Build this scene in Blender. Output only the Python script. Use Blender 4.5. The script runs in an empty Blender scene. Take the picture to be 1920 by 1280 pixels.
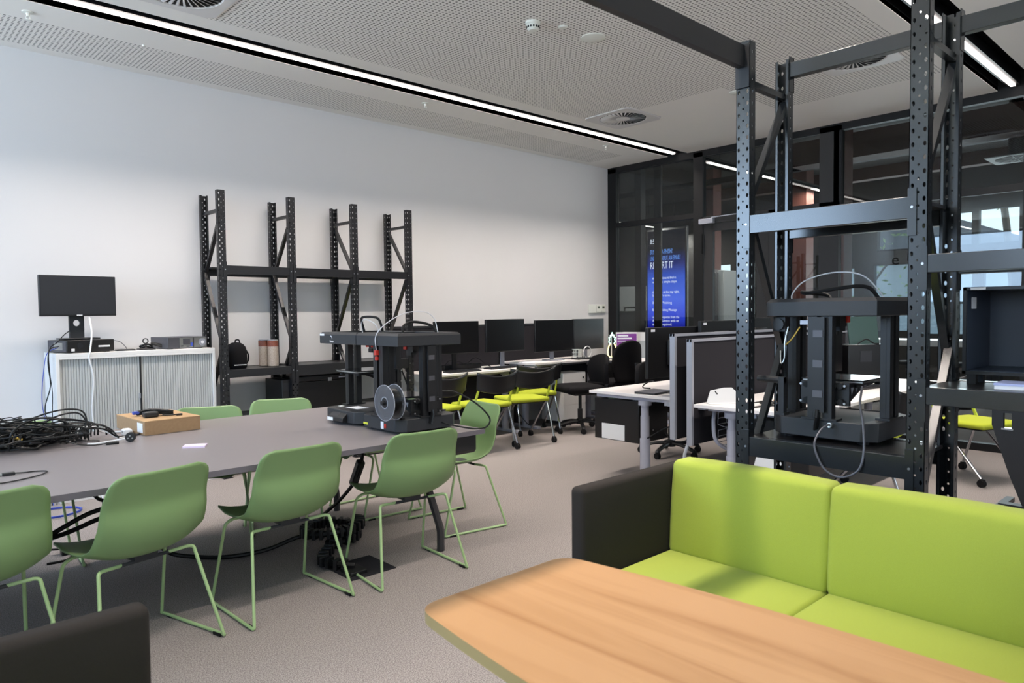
import bpy, bmesh, math, random
from mathutils import Vector, Matrix, Euler

C = bpy.context.scene.collection
SC = bpy.context.scene
random.seed(7)
PI = math.pi
R = math.radians

# ------------------------------------------------------------------ camera, world, lights, exposure
YAW, PITCH, ROLL, FPX = R(46.984), R(-2.2645), R(-0.5824), 1339.0
fw = Vector((math.cos(PITCH) * math.cos(YAW), math.cos(PITCH) * math.sin(YAW), math.sin(PITCH)))
rt0 = Vector((math.sin(YAW), -math.cos(YAW), 0))
up0 = rt0.cross(fw)
rt = rt0 * math.cos(ROLL) + up0 * math.sin(ROLL)
up = -rt0 * math.sin(ROLL) + up0 * math.cos(ROLL)
cam_data = bpy.data.cameras.new('camera')
cam = bpy.data.objects.new('camera', cam_data)
C.objects.link(cam)
M3 = Matrix((rt, up, -fw)).transposed()
cam.matrix_world = Matrix.Translation((0, 0, 1.42)) @ M3.to_4x4()
cam_data.sensor_width = 36
cam_data.lens = FPX / 1920 * 36
cam_data.clip_start = 0.05
cam_data.dof.use_dof = True
cam_data.dof.focus_distance = 5.0
cam_data.dof.aperture_fstop = 5.0
SC.camera = cam

SC.view_settings.view_transform = 'Standard'
SC.view_settings.look = 'None'
SC.view_settings.gamma = 1
SC.view_settings.use_curve_mapping = False
SC.view_settings.exposure = EXPO = 0.0
SC.cycles.use_denoising = True
SC.cycles.max_bounces = 7
SC.cycles.diffuse_bounces = 4
SC.cycles.glossy_bounces = 3
SC.cycles.transmission_bounces = 4
SC.cycles.transparent_max_bounces = 10
SC.cycles.caustics_reflective = False
SC.cycles.caustics_refractive = False
SC.cycles.sample_clamp_indirect = 6

world = bpy.data.worlds.new('sky')
SC.world = world
world.use_nodes = True
wn = world.node_tree.nodes
wl = world.node_tree.links
bg = wn['Background']
tc = wn.new('ShaderNodeTexCoord')
sx = wn.new('ShaderNodeSeparateXYZ')
cr = wn.new('ShaderNodeValToRGB')
wl.new(tc.outputs['Generated'], sx.inputs[0])
wl.new(sx.outputs['Z'], cr.inputs[0])
cr.color_ramp.elements[0].position = 0.0
cr.color_ramp.elements[0].color = (0.75, 0.82, 0.86, 1)
cr.color_ramp.elements[1].position = 0.6
cr.color_ramp.elements[1].color = (0.55, 0.74, 1.0, 1)
wl.new(cr.outputs[0], bg.inputs[0])
bg.inputs[1].default_value = 3.0


def area(name, loc, direction, sx_, sy_, power, col, spread=PI):
    d = bpy.data.lights.new(name, 'AREA')
    d.shape = 'RECTANGLE'
    d.size, d.size_y, d.energy, d.color = sx_, sy_, power, col
    d.spread = spread
    o = bpy.data.objects.new(name, d)
    o.location = loc
    o.rotation_euler = Vector(direction).to_track_quat('-Z', 'Y').to_euler()
    C.objects.link(o)
    return o


# daylight standing in the window openings of the two walls behind the camera
WIN_L, WIN_B, STRIP_P, UP_L = 80, 10, 17.5, .62
for yy, hw, pw, pu in ((-2.3, 1.0, .25, 1.0), (1.0, 1.0, .5, 1.6), (4.85, 1.3, 1.95, 1.15)):
    area('window_daylight', (-3.28, yy, 2.4), (1, 0, 0), 2 * hw - .1, 1.6, WIN_L * pw, (0.46, 0.69, 1.0))
    # added upward lamps brighten the ceiling, tinted like daylight off the ground
    area('ceiling_fill', (-3.30, yy, 2.0), (1, 0, 1.6), 2 * hw - .1, .7, WIN_L * pu * UP_L, (0.92, 1.0, 0.82), R(120))
for i, xx in enumerate((0.4, 3.0, 5.6)):
    area('window_daylight', (xx, -3.78, 1.85), (0, 1, 0), 2.2, 2.1, WIN_B, (0.80, 0.90, 1.0))

# ------------------------------------------------------------------ materials


def lin(c):
    out = []
    for v in c[:3]:
        v /= 255.0
        out.append(v / 12.92 if v <= 0.04045 else ((v + 0.055) / 1.055) ** 2.4)
    return (*out, 1.0)


def mat(name, rgb, rough=0.5, metal=0.0, spec=0.5, coat=0.0, noise=None, bump=None, alpha=None, emit=None, sheen=0.0):
    m = bpy.data.materials.new(name)
    m.use_nodes = True
    nt = m.node_tree
    b = nt.nodes['Principled BSDF']
    b.inputs['Base Color'].default_value = lin(rgb)
    b.inputs['Roughness'].default_value = rough
    b.inputs['Metallic'].default_value = metal
    b.inputs['Specular IOR Level'].default_value = spec
    b.inputs['Coat Weight'].default_value = coat
    b.inputs['Sheen Weight'].default_value = sheen
    if emit:
        b.inputs['Emission Color'].default_value = lin(emit[0])
        b.inputs['Emission Strength'].default_value = emit[1]
    tco = nt.nodes.new('ShaderNodeTexCoord')
    if noise:
        sc_, amt, rgb2 = noise[:3]
        n = nt.nodes.new('ShaderNodeTexNoise')
        n.inputs['Scale'].default_value = sc_
        n.inputs['Detail'].default_value = 3
        nt.links.new(tco.outputs['Object'], n.inputs['Vector'])
        r = nt.nodes.new('ShaderNodeValToRGB')
        r.color_ramp.elements[0].position = 0.5 - amt
        r.color_ramp.elements[1].position = 0.5 + amt
        r.color_ramp.elements[0].color = lin(rgb)
        r.color_ramp.elements[1].color = lin(rgb2)
        nt.links.new(n.outputs['Fac'], r.inputs[0])
        nt.links.new(r.outputs[0], b.inputs['Base Color'])
    if bump:
        n2 = nt.nodes.new('ShaderNodeTexNoise')
        n2.inputs['Scale'].default_value = bump[0]
        n2.inputs['Detail'].default_value = 2
        nt.links.new(tco.outputs['Object'], n2.inputs['Vector'])
        bp = nt.nodes.new('ShaderNodeBump')
        bp.inputs['Strength'].default_value = bump[1]
        bp.inputs['Distance'].default_value = 0.002
        nt.links.new(n2.outputs['Fac'], bp.inputs['Height'])
        nt.links.new(bp.outputs[0], b.inputs['Normal'])
    return m


def emat(name, rgb, strength):
    m = bpy.data.materials.new(name)
    m.use_nodes = True
    nt = m.node_tree
    nt.nodes.remove(nt.nodes['Principled BSDF'])
    e = nt.nodes.new('ShaderNodeEmission')
    e.inputs[0].default_value = lin(rgb)
    e.inputs[1].default_value = strength
    nt.links.new(e.outputs[0], nt.nodes['Material Output'].inputs[0])
    return m


def glass_mat(name, tint, refl=1.0):
    m = bpy.data.materials.new(name)
    m.use_nodes = True
    nt = m.node_tree
    nt.nodes.remove(nt.nodes['Principled BSDF'])
    t = nt.nodes.new('ShaderNodeBsdfTransparent')
    t.inputs[0].default_value = (*tint, 1)
    g = nt.nodes.new('ShaderNodeBsdfGlossy')
    g.inputs['Roughness'].default_value = 0.01
    fr = nt.nodes.new('ShaderNodeFresnel')
    fr.inputs['IOR'].default_value = 1.5
    mu = nt.nodes.new('ShaderNodeMath')
    mu.operation = 'MULTIPLY'
    mu.inputs[1].default_value = refl
    nt.links.new(fr.outputs[0], mu.inputs[0])
    mx = nt.nodes.new('ShaderNodeMixShader')
    nt.links.new(mu.outputs[0], mx.inputs[0])
    nt.links.new(t.outputs[0], mx.inputs[1])
    nt.links.new(g.outputs[0], mx.inputs[2])
    nt.links.new(mx.outputs[0], nt.nodes['Material Output'].inputs[0])
    return m


def carpet_mat():
    m = mat('carpet', (140, 130, 125), 0.95, spec=0.1)
    nt = m.node_tree
    b = nt.nodes['Principled BSDF']
    tco = nt.nodes.new('ShaderNodeTexCoord')
    n = nt.nodes.new('ShaderNodeTexNoise')
    n.inputs['Scale'].default_value = 190
    n.inputs['Detail'].default_value = 2
    nt.links.new(tco.outputs['Object'], n.inputs['Vector'])
    r = nt.nodes.new('ShaderNodeValToRGB')
    r.color_ramp.elements[0].position = 0.36
    r.color_ramp.elements[0].color = lin((114, 107, 105))
    r.color_ramp.elements[1].position = 0.66
    r.color_ramp.elements[1].color = lin((168, 160, 157))
    nt.links.new(n.outputs['Fac'], r.inputs[0])
    nt.links.new(r.outputs[0], b.inputs['Base Color'])
    bp = nt.nodes.new('ShaderNodeBump')
    bp.inputs['Strength'].default_value = 0.5
    bp.inputs['Distance'].default_value = 0.004
    nt.links.new(n.outputs['Fac'], bp.inputs['Height'])
    nt.links.new(bp.outputs[0], b.inputs['Normal'])
    return m


def perf_mat(name, rgb, pitch=0.032, rad=0.0088):
    """painted plasterboard drilled with a square grid of round holes"""
    m = mat(name, rgb, 0.7, spec=0.2)
    nt = m.node_tree
    b = nt.nodes['Principled BSDF']
    tco = nt.nodes.new('ShaderNodeTexCoord')
    sp = nt.nodes.new('ShaderNodeSeparateXYZ')
    nt.links.new(tco.outputs['Object'], sp.inputs[0])

    def mth(op, a, b_=None):
        n = nt.nodes.new('ShaderNodeMath')
        n.operation = op
        for i, v in enumerate((a, b_)):
            if v is None:
                continue
            if isinstance(v, (int, float)):
                n.inputs[i].default_value = v
            else:
                nt.links.new(v, n.inputs[i])
        return n.outputs[0]
    ds = []
    for ax in ('X', 'Y'):
        u = mth('DIVIDE', sp.outputs[ax], pitch)
        u = mth('FRACT', u)
        u = mth('SUBTRACT', u, 0.5)
        ds.append(mth('POWER', mth('ABSOLUTE', u), 2))
    d = mth('SQRT', mth('ADD', ds[0], ds[1]))
    hole = mth('LESS_THAN', d, rad / pitch)
    mx = nt.nodes.new('ShaderNodeMix')
    mx.data_type = 'RGBA'
    nt.links.new(hole, mx.inputs[0])
    mx.inputs[6].default_value = lin(rgb)
    mx.inputs[7].default_value = lin((134, 130, 126))
    nt.links.new(mx.outputs[2], b.inputs['Base Color'])
    return m


def wood_mat():
    m = mat('oak_laminate', (226, 182, 130), 0.42, spec=0.4)
    nt = m.node_tree
    b = nt.nodes['Principled BSDF']
    tco = nt.nodes.new('ShaderNodeTexCoord')
    mp = nt.nodes.new('ShaderNodeMapping')
    mp.inputs['Scale'].default_value = (9, 0.7, 9)
    mp.inputs['Rotation'].default_value = (0, 0, R(5))
    nt.links.new(tco.outputs['Object'], mp.inputs[0])
    n = nt.nodes.new('ShaderNodeTexNoise')
    n.inputs['Scale'].default_value = 1.3
    n.inputs['Detail'].default_value = 5
    n.inputs['Distortion'].default_value = 1.2
    nt.links.new(mp.outputs[0], n.inputs['Vector'])
    r = nt.nodes.new('ShaderNodeValToRGB')
    r.color_ramp.elements[0].position = 0.3
    r.color_ramp.elements[0].color = lin((160, 114, 72))
    r.color_ramp.elements[1].position = 0.58
    r.color_ramp.elements[1].color = lin((182, 138, 95))
    e = r.color_ramp.elements.new(0.42)
    e.color = lin((173, 129, 86))
    nt.links.new(n.outputs['Fac'], r.inputs[0])
    nt.links.new(r.outputs[0], b.inputs['Base Color'])
    return m


M = dict(
    wall=mat('painted_wall', (218, 216, 216), 0.8, spec=0.2, bump=(160, 0.05)),
    ceil=mat('ceiling_paint', (238, 234, 229), 0.8, spec=0.2),
    perf=perf_mat('perforated_ceiling', (238, 234, 229)),
    carpet=carpet_mat(),
    slot=mat('light_slot_black', (14, 14, 15), 0.7, spec=0.2),
    blackframe=mat('black_window_frame', (22, 22, 23), 0.55, spec=0.25),
    doorframe=mat('door_frame_grey', (48, 47, 47), 0.5, spec=0.3),
    glass=glass_mat('clear_partition_glass', (0.70, 0.73, 0.73)),
    clearglass=glass_mat('window_glass', (0.93, 0.96, 0.96)),
    rack=mat('black_rack_steel', (30, 33, 36), 0.24, metal=0.0, spec=0.8),
    rackw=mat('black_rack_steel_matt', (24, 24, 27), 0.4, spec=0.5),
    shelfboard=mat('black_shelf_board', (20, 20, 22), 0.35),
    zinc=mat('zinc_bolt', (190, 190, 192), 0.3, metal=1.0),
    lime=mat('lime_fabric', (168, 180, 78), 0.9, spec=0.1, noise=(900, 0.3, (150, 162, 62)), bump=(1400, 0.25), sheen=0.1),
    charcoal=mat('charcoal_upholstery', (50, 46, 43), 0.85, spec=0.15, noise=(700, 0.3, (42, 38, 36)), bump=(1200, 0.25)),
    oak=wood_mat(),
    oakedge=mat('oak_edge_band', (168, 146, 104), 0.5),
    tabletop=mat('grey_laminate', (132, 125, 126), 0.38, spec=0.45),
    tableedge=mat('grey_edge_band', (96, 92, 98), 0.5),
    tableleg=mat('dark_grey_leg', (52, 51, 54), 0.4),
    shell=mat('sage_green_plastic', (120, 148, 98), 0.42, spec=0.4),
    rod=mat('sage_green_rod', (158, 186, 132), 0.4, spec=0.5),
    rubber=mat('black_rubber', (18, 18, 19), 0.6, spec=0.3),
    plastic=mat('black_plastic', (22, 22, 24), 0.42),
    plastic2=mat('charcoal_plastic', (37, 39, 43), 0.5),
    screen=mat('dark_screen', (13, 13, 15), 0.28, spec=0.5),
    screengrey=mat('grey_screen', (34, 35, 40), 0.35, spec=0.5),
    white=mat('white_powdercoat', (232, 230, 228), 0.45),
    whitetop=mat('white_laminate', (236, 230, 228), 0.4),
    whitecable=mat('white_cable', (232, 232, 234), 0.45),
    tambour=mat('tambour_grey', (188, 190, 190), 0.5),
    tambour_dark=mat('tambour_gap', (30, 30, 32), 0.5),
    card=mat('cardboard', (168, 138, 106), 0.85, spec=0.15, noise=(60, 0.3, (158, 128, 98))),
    cardtop=mat('cardboard_top', (180, 148, 112), 0.85, spec=0.15),
    paper=mat('white_paper', (236, 236, 240), 0.7),
    pinkpaper=mat('pale_lilac_paper', (226, 208, 232), 0.7),
    cable=mat('black_cable', (13, 13, 14), 0.45, spec=0.35),
    bluecable=mat('blue_cable', (62, 82, 180), 0.45),
    yellow=mat('yellow_label', (206, 208, 60), 0.5),
    gold=mat('gold_tip', (190, 160, 80), 0.35, metal=0.8),
    red=mat('red_plastic', (196, 52, 40), 0.45),
    chrome=mat('polished_chrome', (205, 205, 210), 0.12, metal=1.0),
    alu=mat('grey_aluminium', (168, 170, 180), 0.38, metal=0.3),
    silverleg=mat('silver_grey_leg', (172, 172, 184), 0.45),
    screenfab=mat('charcoal_screen_fabric', (44, 43, 47), 0.9, spec=0.1, bump=(900, 0.2)),
    limeplastic=mat('lime_plastic', (186, 200, 64), 0.45),
    limeseat=mat('lime_seat_fabric', (174, 184, 58), 0.85, spec=0.1),
    mesh=mat('black_chair_fabric', (22, 21, 23), 0.85, spec=0.15),
    steel=mat('bare_steel', (176, 176, 172), 0.35, metal=0.9),
    casegrey=mat('pc_case_grey', (84, 84, 90), 0.45, metal=0.4),
    clearplastic=mat('clear_spool_plastic', (104, 106, 112), 0.25, spec=0.6),
    filament=mat('black_filament', (20, 18, 18), 0.25, spec=0.6),
    bedglass=mat('bed_glass', (20, 21, 23), 0.08, spec=0.6),
    ptfe=mat('white_tube', (214, 216, 222), 0.4),
    purple=mat('purple_card', (120, 52, 138), 0.5),
    can=mat('beige_can_print', (196, 184, 172), 0.45, noise=(120, 0.2, (168, 152, 140))),
    canred=mat('red_brown_band', (112, 50, 36), 0.45, noise=(160, 0.2, (150, 92, 72))),
    diffuser=mat('air_diffuser_white', (214, 210, 208), 0.5),
    ductdark=mat('duct_dark', (16, 16, 17), 0.8),
    ivory=mat('ivory_plastic', (226, 226, 218), 0.5),
    lcd=mat('lcd_dark', (74, 80, 66), 0.3),
    farwall=mat('far_dark_wall', (58, 56, 54), 0.7),
    farpale=mat('far_pale_panel', (176, 180, 180), 0.7),
    farceil=mat('far_dark_ceiling', (40, 38, 36), 0.8),
    rust=mat('rust_red_column', (104, 56, 44), 0.7),
    fargrey=mat('far_grey_unit', (92, 92, 96), 0.5),
    bluelit=mat('blue_lit_interior', (44, 52, 66), 0.4),  # bluish light falling into the black open box, put into its inside colour
    leaf=mat('pale_leaf', (168, 182, 130), 0.7, noise=(3, 0.3, (136, 154, 100))),
    bark=mat('bark', (92, 80, 66), 0.9),
    skyroof=mat('pale_roof', (170, 176, 184), 0.7),
    led=emat('blue_led', (60, 60, 255), 6.0),
    neon_y=emat('neon_yellow', (255, 236, 150), 3.0),
    neon_g=emat('neon_mint', (200, 255, 236), 3.0),
    lamp=emat('lamp_white', (255, 244, 238), 9.0),
    farlamp=emat('far_lamp_white', (255, 246, 236), 5.0),
)

M['clearplastic'].node_tree.nodes['Principled BSDF'].inputs['Alpha'].default_value = 0.55

# ------------------------------------------------------------------ mesh helpers


def spl(pts, k=6):
    """smooth polyline through the points"""
    P = [Vector(p) for p in pts]
    if len(P) < 3:
        return P
    P = [P[0] * 2 - P[1]] + P + [P[-1] * 2 - P[-2]]
    out = []
    for i in range(1, len(P) - 2):
        a, b, c, d = P[i - 1:i + 3]
        for j in range(k):
            t = j / k
            out.append(0.5 * (2 * b + (c - a) * t + (2 * a - 5 * b + 4 * c - d) * t * t + (3 * b - a - 3 * c + d) * t ** 3))
    out.append(P[-2])
    return out


def fillet(pts, r, k=4):
    """polyline with rounded corners"""
    P = [Vector(p) for p in pts]
    out = [P[0]]
    for i in range(1, len(P) - 1):
        a, b, c = P[i - 1], P[i], P[i + 1]
        u, v = (a - b), (c - b)
        q = min(r, u.length * 0.45, v.length * 0.45)
        s, e = b + u.normalized() * q, b + v.normalized() * q
        for j in range(k + 1):
            t = j / k
            out.append(s * (1 - t) ** 2 + b * 2 * t * (1 - t) + e * t * t)
    out.append(P[-1])
    return out


class MB:
    def __init__(self):
        self.v, self.f, self.mi = [], [], []

    def add(self, vs, fs, mi=0):
        o = len(self.v)
        self.v += [tuple(v) for v in vs]
        self.f += [tuple(i + o for i in f) for f in fs]
        self.mi += [mi] * len(fs)
        return self

    def box(self, x0, y0, z0, x1, y1, z1, mi=0):
        x0, x1 = min(x0, x1), max(x0, x1)
        y0, y1 = min(y0, y1), max(y0, y1)
        z0, z1 = min(z0, z1), max(z0, z1)
        vs = [(x, y, z) for z in (z0, z1) for y in (y0, y1) for x in (x0, x1)]
        return self.add(vs, [(0, 2, 3, 1), (4, 5, 7, 6), (0, 1, 5, 4), (2, 6, 7, 3), (0, 4, 6, 2), (1, 3, 7, 5)], mi)

    def obox(self, c, s, m=None, mi=0):
        """box of size s about c turned by matrix m"""
        m = m or Matrix.Identity(3)
        c = Vector(c)
        vs = [c + m @ Vector((x * s[0] / 2, y * s[1] / 2, z * s[2] / 2)) for z in (-1, 1) for y in (-1, 1) for x in (-1, 1)]
        return self.add(vs, [(0, 2, 3, 1), (4, 5, 7, 6), (0, 1, 5, 4), (2, 6, 7, 3), (0, 4, 6, 2), (1, 3, 7, 5)], mi)

    def bar(self, p0, p1, w, h, mi=0, upv=(0, 0, 1)):
        """rectangular bar from p0 to p1"""
        p0, p1 = Vector(p0), Vector(p1)
        d = (p1 - p0)
        x = d.normalized()
        u = Vector(upv)
        if abs(x.dot(u)) > 0.98:
            u = Vector((1, 0, 0))
        y = u.cross(x).normalized()
        z = x.cross(y)
        m = Matrix((x, y, z)).transposed()
        return self.obox((p0 + p1) / 2, (d.length, w, h), m, mi)

    def cyl(self, p0, p1, r, r2=None, n=16, mi=0, cap=True):
        p0, p1 = Vector(p0), Vector(p1)
        r2 = r if r2 is None else r2
        x = (p1 - p0).normalized()
        u = Vector((0, 0, 1)) if abs(x.z) < 0.9 else Vector((1, 0, 0))
        a = x.cross(u).normalized()
        b = x.cross(a)
        vs = []
        for p, q in ((p0, r), (p1, r2)):
            for i in range(n):
                t = 2 * PI * i / n
                vs.append(p + (a * math.cos(t) + b * math.sin(t)) * q)
        fs = [(i, i + n, (i + 1) % n + n, (i + 1) % n) for i in range(n)]
        if cap:
            fs += [tuple(range(n)), tuple(range(2 * n - 1, n - 1, -1))]
        return self.add(vs, fs, mi)

    def tube(self, pts, r, n=8, mi=0, closed=False, flat=None):
        P = [Vector(p) for p in pts]
        P = [p for i, p in enumerate(P) if i == 0 or (p - P[i - 1]).length > 1e-5]
        N = len(P)
        T = []
        for i in range(N):
            a = P[i - 1] if (i > 0 or closed) else P[0]
            b = P[(i + 1) % N] if (i < N - 1 or closed) else P[-1]
            T.append((b - a).normalized())
        u = Vector((0, 0, 1)) if abs(T[0].z) < 0.9 else Vector((1, 0, 0))
        nrm = (u - T[0] * u.dot(T[0])).normalized()
        vs = []
        for i in range(N):
            nrm = (nrm - T[i] * nrm.dot(T[i]))
            nrm = nrm.normalized() if nrm.length > 1e-6 else T[i].orthogonal().normalized()
            bn = T[i].cross(nrm)
            for j in range(n):
                t = 2 * PI * j / n
                fa = flat or 1
                vs.append(P[i] + (nrm * math.cos(t) * fa + bn * math.sin(t)) * r)
        fs = []
        for i in range(N - (0 if closed else 1)):
            a, b = i * n, ((i + 1) % N) * n
            fs += [(a + j, a + (j + 1) % n, b + (j + 1) % n, b + j) for j in range(n)]
        if not closed:
            fs += [tuple(range(n - 1, -1, -1)), tuple(range((N - 1) * n, N * n))]
        return self.add(vs, fs, mi)

    def prism(self, poly, axis, a, b, mi=0):
        """extrude the polygon (list of (u,v)) along an axis from a to b"""
        def p3(u, v, w):
            return {'x': (w, u, v), 'y': (u, w, v), 'z': (u, v, w)}[axis]
        n = len(poly)
        vs = [p3(u, v, a) for u, v in poly] + [p3(u, v, b) for u, v in poly]
        fs = [(i, (i + 1) % n, (i + 1) % n + n, i + n) for i in range(n)]
        fs += [tuple(range(n - 1, -1, -1)), tuple(range(n, 2 * n))]
        return self.add(vs, fs, mi)

    def lathe(self, prof, c=(0, 0, 0), n=24, mi=0, m=None):
        c = Vector(c)
        m = m or Matrix.Identity(3)
        vs, k = [], len(prof)
        for i in range(n):
            t = 2 * PI * i / n
            for r, z in prof:
                vs.append(c + m @ Vector((r * math.cos(t), r * math.sin(t), z)))
        fs = []
        for i in range(n):
            j = (i + 1) % n
            for q in range(k - 1):
                fs.append((i * k + q, j * k + q, j * k + q + 1, i * k + q + 1))
        return self.add(vs, fs, mi)

    def grid(self, rows, mi=0, closed_u=False):
        h, w = len(rows), len(rows[0])
        vs = [p for r_ in rows for p in r_]
        fs = []
        for i in range(h - 1):
            for j in range(w - (0 if closed_u else 1)):
                k = (j + 1) % w
                fs.append((i * w + j, i * w + k, (i + 1) * w + k, (i + 1) * w + j))
        return self.add(vs, fs, mi)

    def build(self, name, mats, parent=None, bevel=0, smooth=True, solid=0, sub=0, angle=35, loc=None, rotz=0):
        me = bpy.data.meshes.new(name)
        me.from_pydata(self.v, [], self.f)
        for mm in (mats if isinstance(mats, (list, tuple)) else [mats]):
            me.materials.append(mm)
        me.polygons.foreach_set('material_index', self.mi)
        bm = bmesh.new()
        bm.from_mesh(me)
        bmesh.ops.recalc_face_normals(bm, faces=bm.faces)
        bm.to_mesh(me)
        bm.free()
        if smooth:
            me.polygons.foreach_set('use_smooth', [True] * len(me.polygons))
            me.set_sharp_from_angle(angle=R(angle))
        o = bpy.data.objects.new(name, me)
        C.objects.link(o)
        if solid:
            s = o.modifiers.new('solid', 'SOLIDIFY')
            s.thickness = abs(solid)
            s.offset = -1 if solid > 0 else 1
        if bevel:
            b = o.modifiers.new('bevel', 'BEVEL')
            b.width = bevel
            b.segments = 2
            b.limit_method = 'ANGLE'
            b.angle_limit = R(40)
        if sub:
            s = o.modifiers.new('sub', 'SUBSURF')
            s.levels = s.render_levels = sub
        if parent is not None:
            o.parent = parent
        if loc is not None:
            o.location = loc
        if rotz:
            o.rotation_euler = (0, 0, rotz)
        return o


def tag(o, label, cat, group=None, kind=None):
    o['label'] = label
    o['category'] = cat
    if group:
        o['group'] = group
    if kind:
        o['kind'] = kind
    return o


def thing(name, label, cat, loc=(0, 0, 0), rotz=0, group=None):
    o = bpy.data.objects.new(name, None)
    o.empty_display_size = 0.1
    C.objects.link(o)
    o.location = loc
    o.rotation_euler = (0, 0, rotz)
    return tag(o, label, cat, group)


def struct(name, mb, mats, label=None, bevel=0, smooth=False, parent=None):
    o = mb.build(name, mats, parent, bevel=bevel, smooth=smooth)
    if parent is None:
        o['kind'] = 'structure'
        if label:
            o['label'] = label
            o['category'] = name.split('_')[0]
    return o


def kids(o):
    return [c for c in bpy.data.objects if c.parent == o]


def dup(root, loc, rotz, label, group=None):
    """copy of a thing with copies of its parts and sub-parts"""
    r = root.copy()
    C.objects.link(r)
    r.location = loc
    r.rotation_euler = (0, 0, rotz)
    r['label'] = label
    if group:
        r['group'] = group
    for ch in kids(root):
        c = ch.copy()
        C.objects.link(c)
        c.parent = r
        for g in kids(ch):
            d = g.copy()
            C.objects.link(d)
            d.parent = c
    return r


def lettering(lines, name, material, parent, mtx, extrude=0.0006, xs=1.0):
    """lines: (text, x, y, size) laid out in the XY plane of mtx, as one mesh"""
    vs, fs = [], []
    for text, x, y, size, *wd in lines:
        cu = bpy.data.curves.new('t', 'FONT')
        cu.body = text
        cu.size = size
        cu.extrude = extrude
        cu.resolution_u = 2
        ob = bpy.data.objects.new('t', cu)
        C.objects.link(ob)
        dg = bpy.context.evaluated_depsgraph_get()
        me = bpy.data.meshes.new_from_object(ob.evaluated_get(dg))
        o0 = len(vs)
        if wd:
            xs = wd[0] / max(v.co.x for v in me.vertices)
        vs += [mtx @ Vector((v.co.x * xs + x, v.co.y + y, v.co.z)) for v in me.vertices]
        fs += [tuple(i + o0 for i in p.vertices) for p in me.polygons]
        bpy.data.objects.remove(ob)
        bpy.data.curves.remove(cu)
        bpy.data.meshes.remove(me)
    mb = MB()
    mb.add(vs, fs)
    return mb.build(name, material, parent, smooth=False)


def frame(origin, xdir, ydir):
    x, y = Vector(xdir).normalized(), Vector(ydir).normalized()
    m = Matrix((x, y, x.cross(y))).transposed().to_4x4()
    return Matrix.Translation(origin) @ m

# ------------------------------------------------------------------ the setting
XW, YW, ZC = 8.25, 6.75, 3.52          # glass partition, long white wall, ceiling
XB, YB = -3.2, -3.7                    # window walls behind the camera
S1, S2 = (5.39, 5.70), (1.57, 1.90)    # the two light slots

fl = MB().box(XB - .2, YB - .2, -.1, 15.3, 12.2, 0)
struct('floor', fl, M['carpet'])

wl_ = MB().box(XB - .2, YW, 0, XW + .05, YW + .15, ZC + .3)
struct('wall_left', wl_, M['wall'])


def wall_open(mb, fixed, axis, t, lo, hi, z0, z1, opens, mi=0):
    """wall slab with rectangular openings; opens = (a, b, za, zb)"""
    us = sorted({lo, hi, *[o[0] for o in opens], *[o[1] for o in opens]})
    zs = sorted({z0, z1, *[o[2] for o in opens], *[o[3] for o in opens]})
    for i in range(len(us) - 1):
        for j in range(len(zs) - 1):
            um, zm = (us[i] + us[i + 1]) / 2, (zs[j] + zs[j + 1]) / 2
            if any(o[0] < um < o[1] and o[2] < zm < o[3] for o in opens):
                continue
            if axis == 'y':
                mb.box(fixed, us[i], zs[j], fixed + t, us[i + 1], zs[j + 1], mi)
            else:
                mb.box(us[i], fixed, zs[j], us[i + 1], fixed + t, zs[j + 1], mi)
    return mb


ops = [(y - h_, y + h_, 1.55, 3.25) for y, h_ in ((-2.3, 1.0), (1.0, 1.0), (4.85, 1.3))]
struct('wall_rear', wall_open(MB(), XB - .15, 'y', .15, YB - .15, YW + .15, 0, ZC + .3, ops), M['wall'])
for i, o_ in enumerate(ops):
    w = MB()
    w.box(XB - .14, o_[0], 1.55, XB - .09, o_[0] + .05, 3.25).box(XB - .14, o_[1] - .05, 1.55, XB - .09, o_[1], 3.25)
    w.box(XB - .14, o_[0], 1.55, XB - .09, o_[1], 1.6).box(XB - .14, o_[0], 3.2, XB - .09, o_[1], 3.25)
    struct('window_%d' % (i + 10), w, M['blackframe'])
ops = [(x - 1.15, x + 1.15, 0.75, 2.95) for x in (0.4, 3.0, 5.6)]
struct('wall_side', wall_open(MB(), YB - .15, 'x', .15, XB - .15, XW + .05, 0, ZC + .3, ops), M['wall'])
for i, o_ in enumerate(ops):
    w = MB()
    w.box(o_[0], YB - .14, .75, o_[0] + .05, YB - .09, 2.95).box(o_[1] - .05, YB - .14, .75, o_[1], YB - .09, 2.95)
    w.box(o_[0], YB - .14, .75, o_[1], YB - .09, .8).box(o_[0], YB - .14, 2.9, o_[1], YB - .09, 2.95)
    struct('window_%d' % (i + 20), w, M['blackframe'])

# ceiling: plain bands, perforated fields, two slots left open
ce = MB()


def cslab(x0, y0, x1, y1, mi):
    ce.box(x0, y0, ZC, x1, y1, ZC + .04, mi)


cslab(XB, YB, XW, S2[0], 0)
cslab(XB, S2[1], XW, 2.06, 0)
cslab(XB, 2.06, 7.2, 3.62, 1)
cslab(7.2, 2.06, XW, 3.62, 0)
cslab(XB, 3.62, 6.1, 5.2, 1)
cslab(6.1, 3.62, XW, 5.2, 0)
cslab(XB, 5.2, XW, S1[0], 0)
cslab(XB, S1[1], XW, 6.05, 0)
cslab(XB, 6.05, 7.7, 6.62, 1)
cslab(7.7, 6.05, XW, 6.62, 0)
cslab(XB, 6.62, XW, YW, 0)
struct('ceiling', ce, [M['ceil'], M['perf']])
sl = MB()
for a, b in (S1, S2):
    sl.box(XB, a - .012, ZC + .005, XW, a, ZC + .16).box(XB, b, ZC + .005, XW, b + .012, ZC + .16)
    sl.box(XB, a - .012, ZC + .16, XW, b + .012, ZC + .18)
struct('trim_1', sl, M['slot'])
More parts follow.
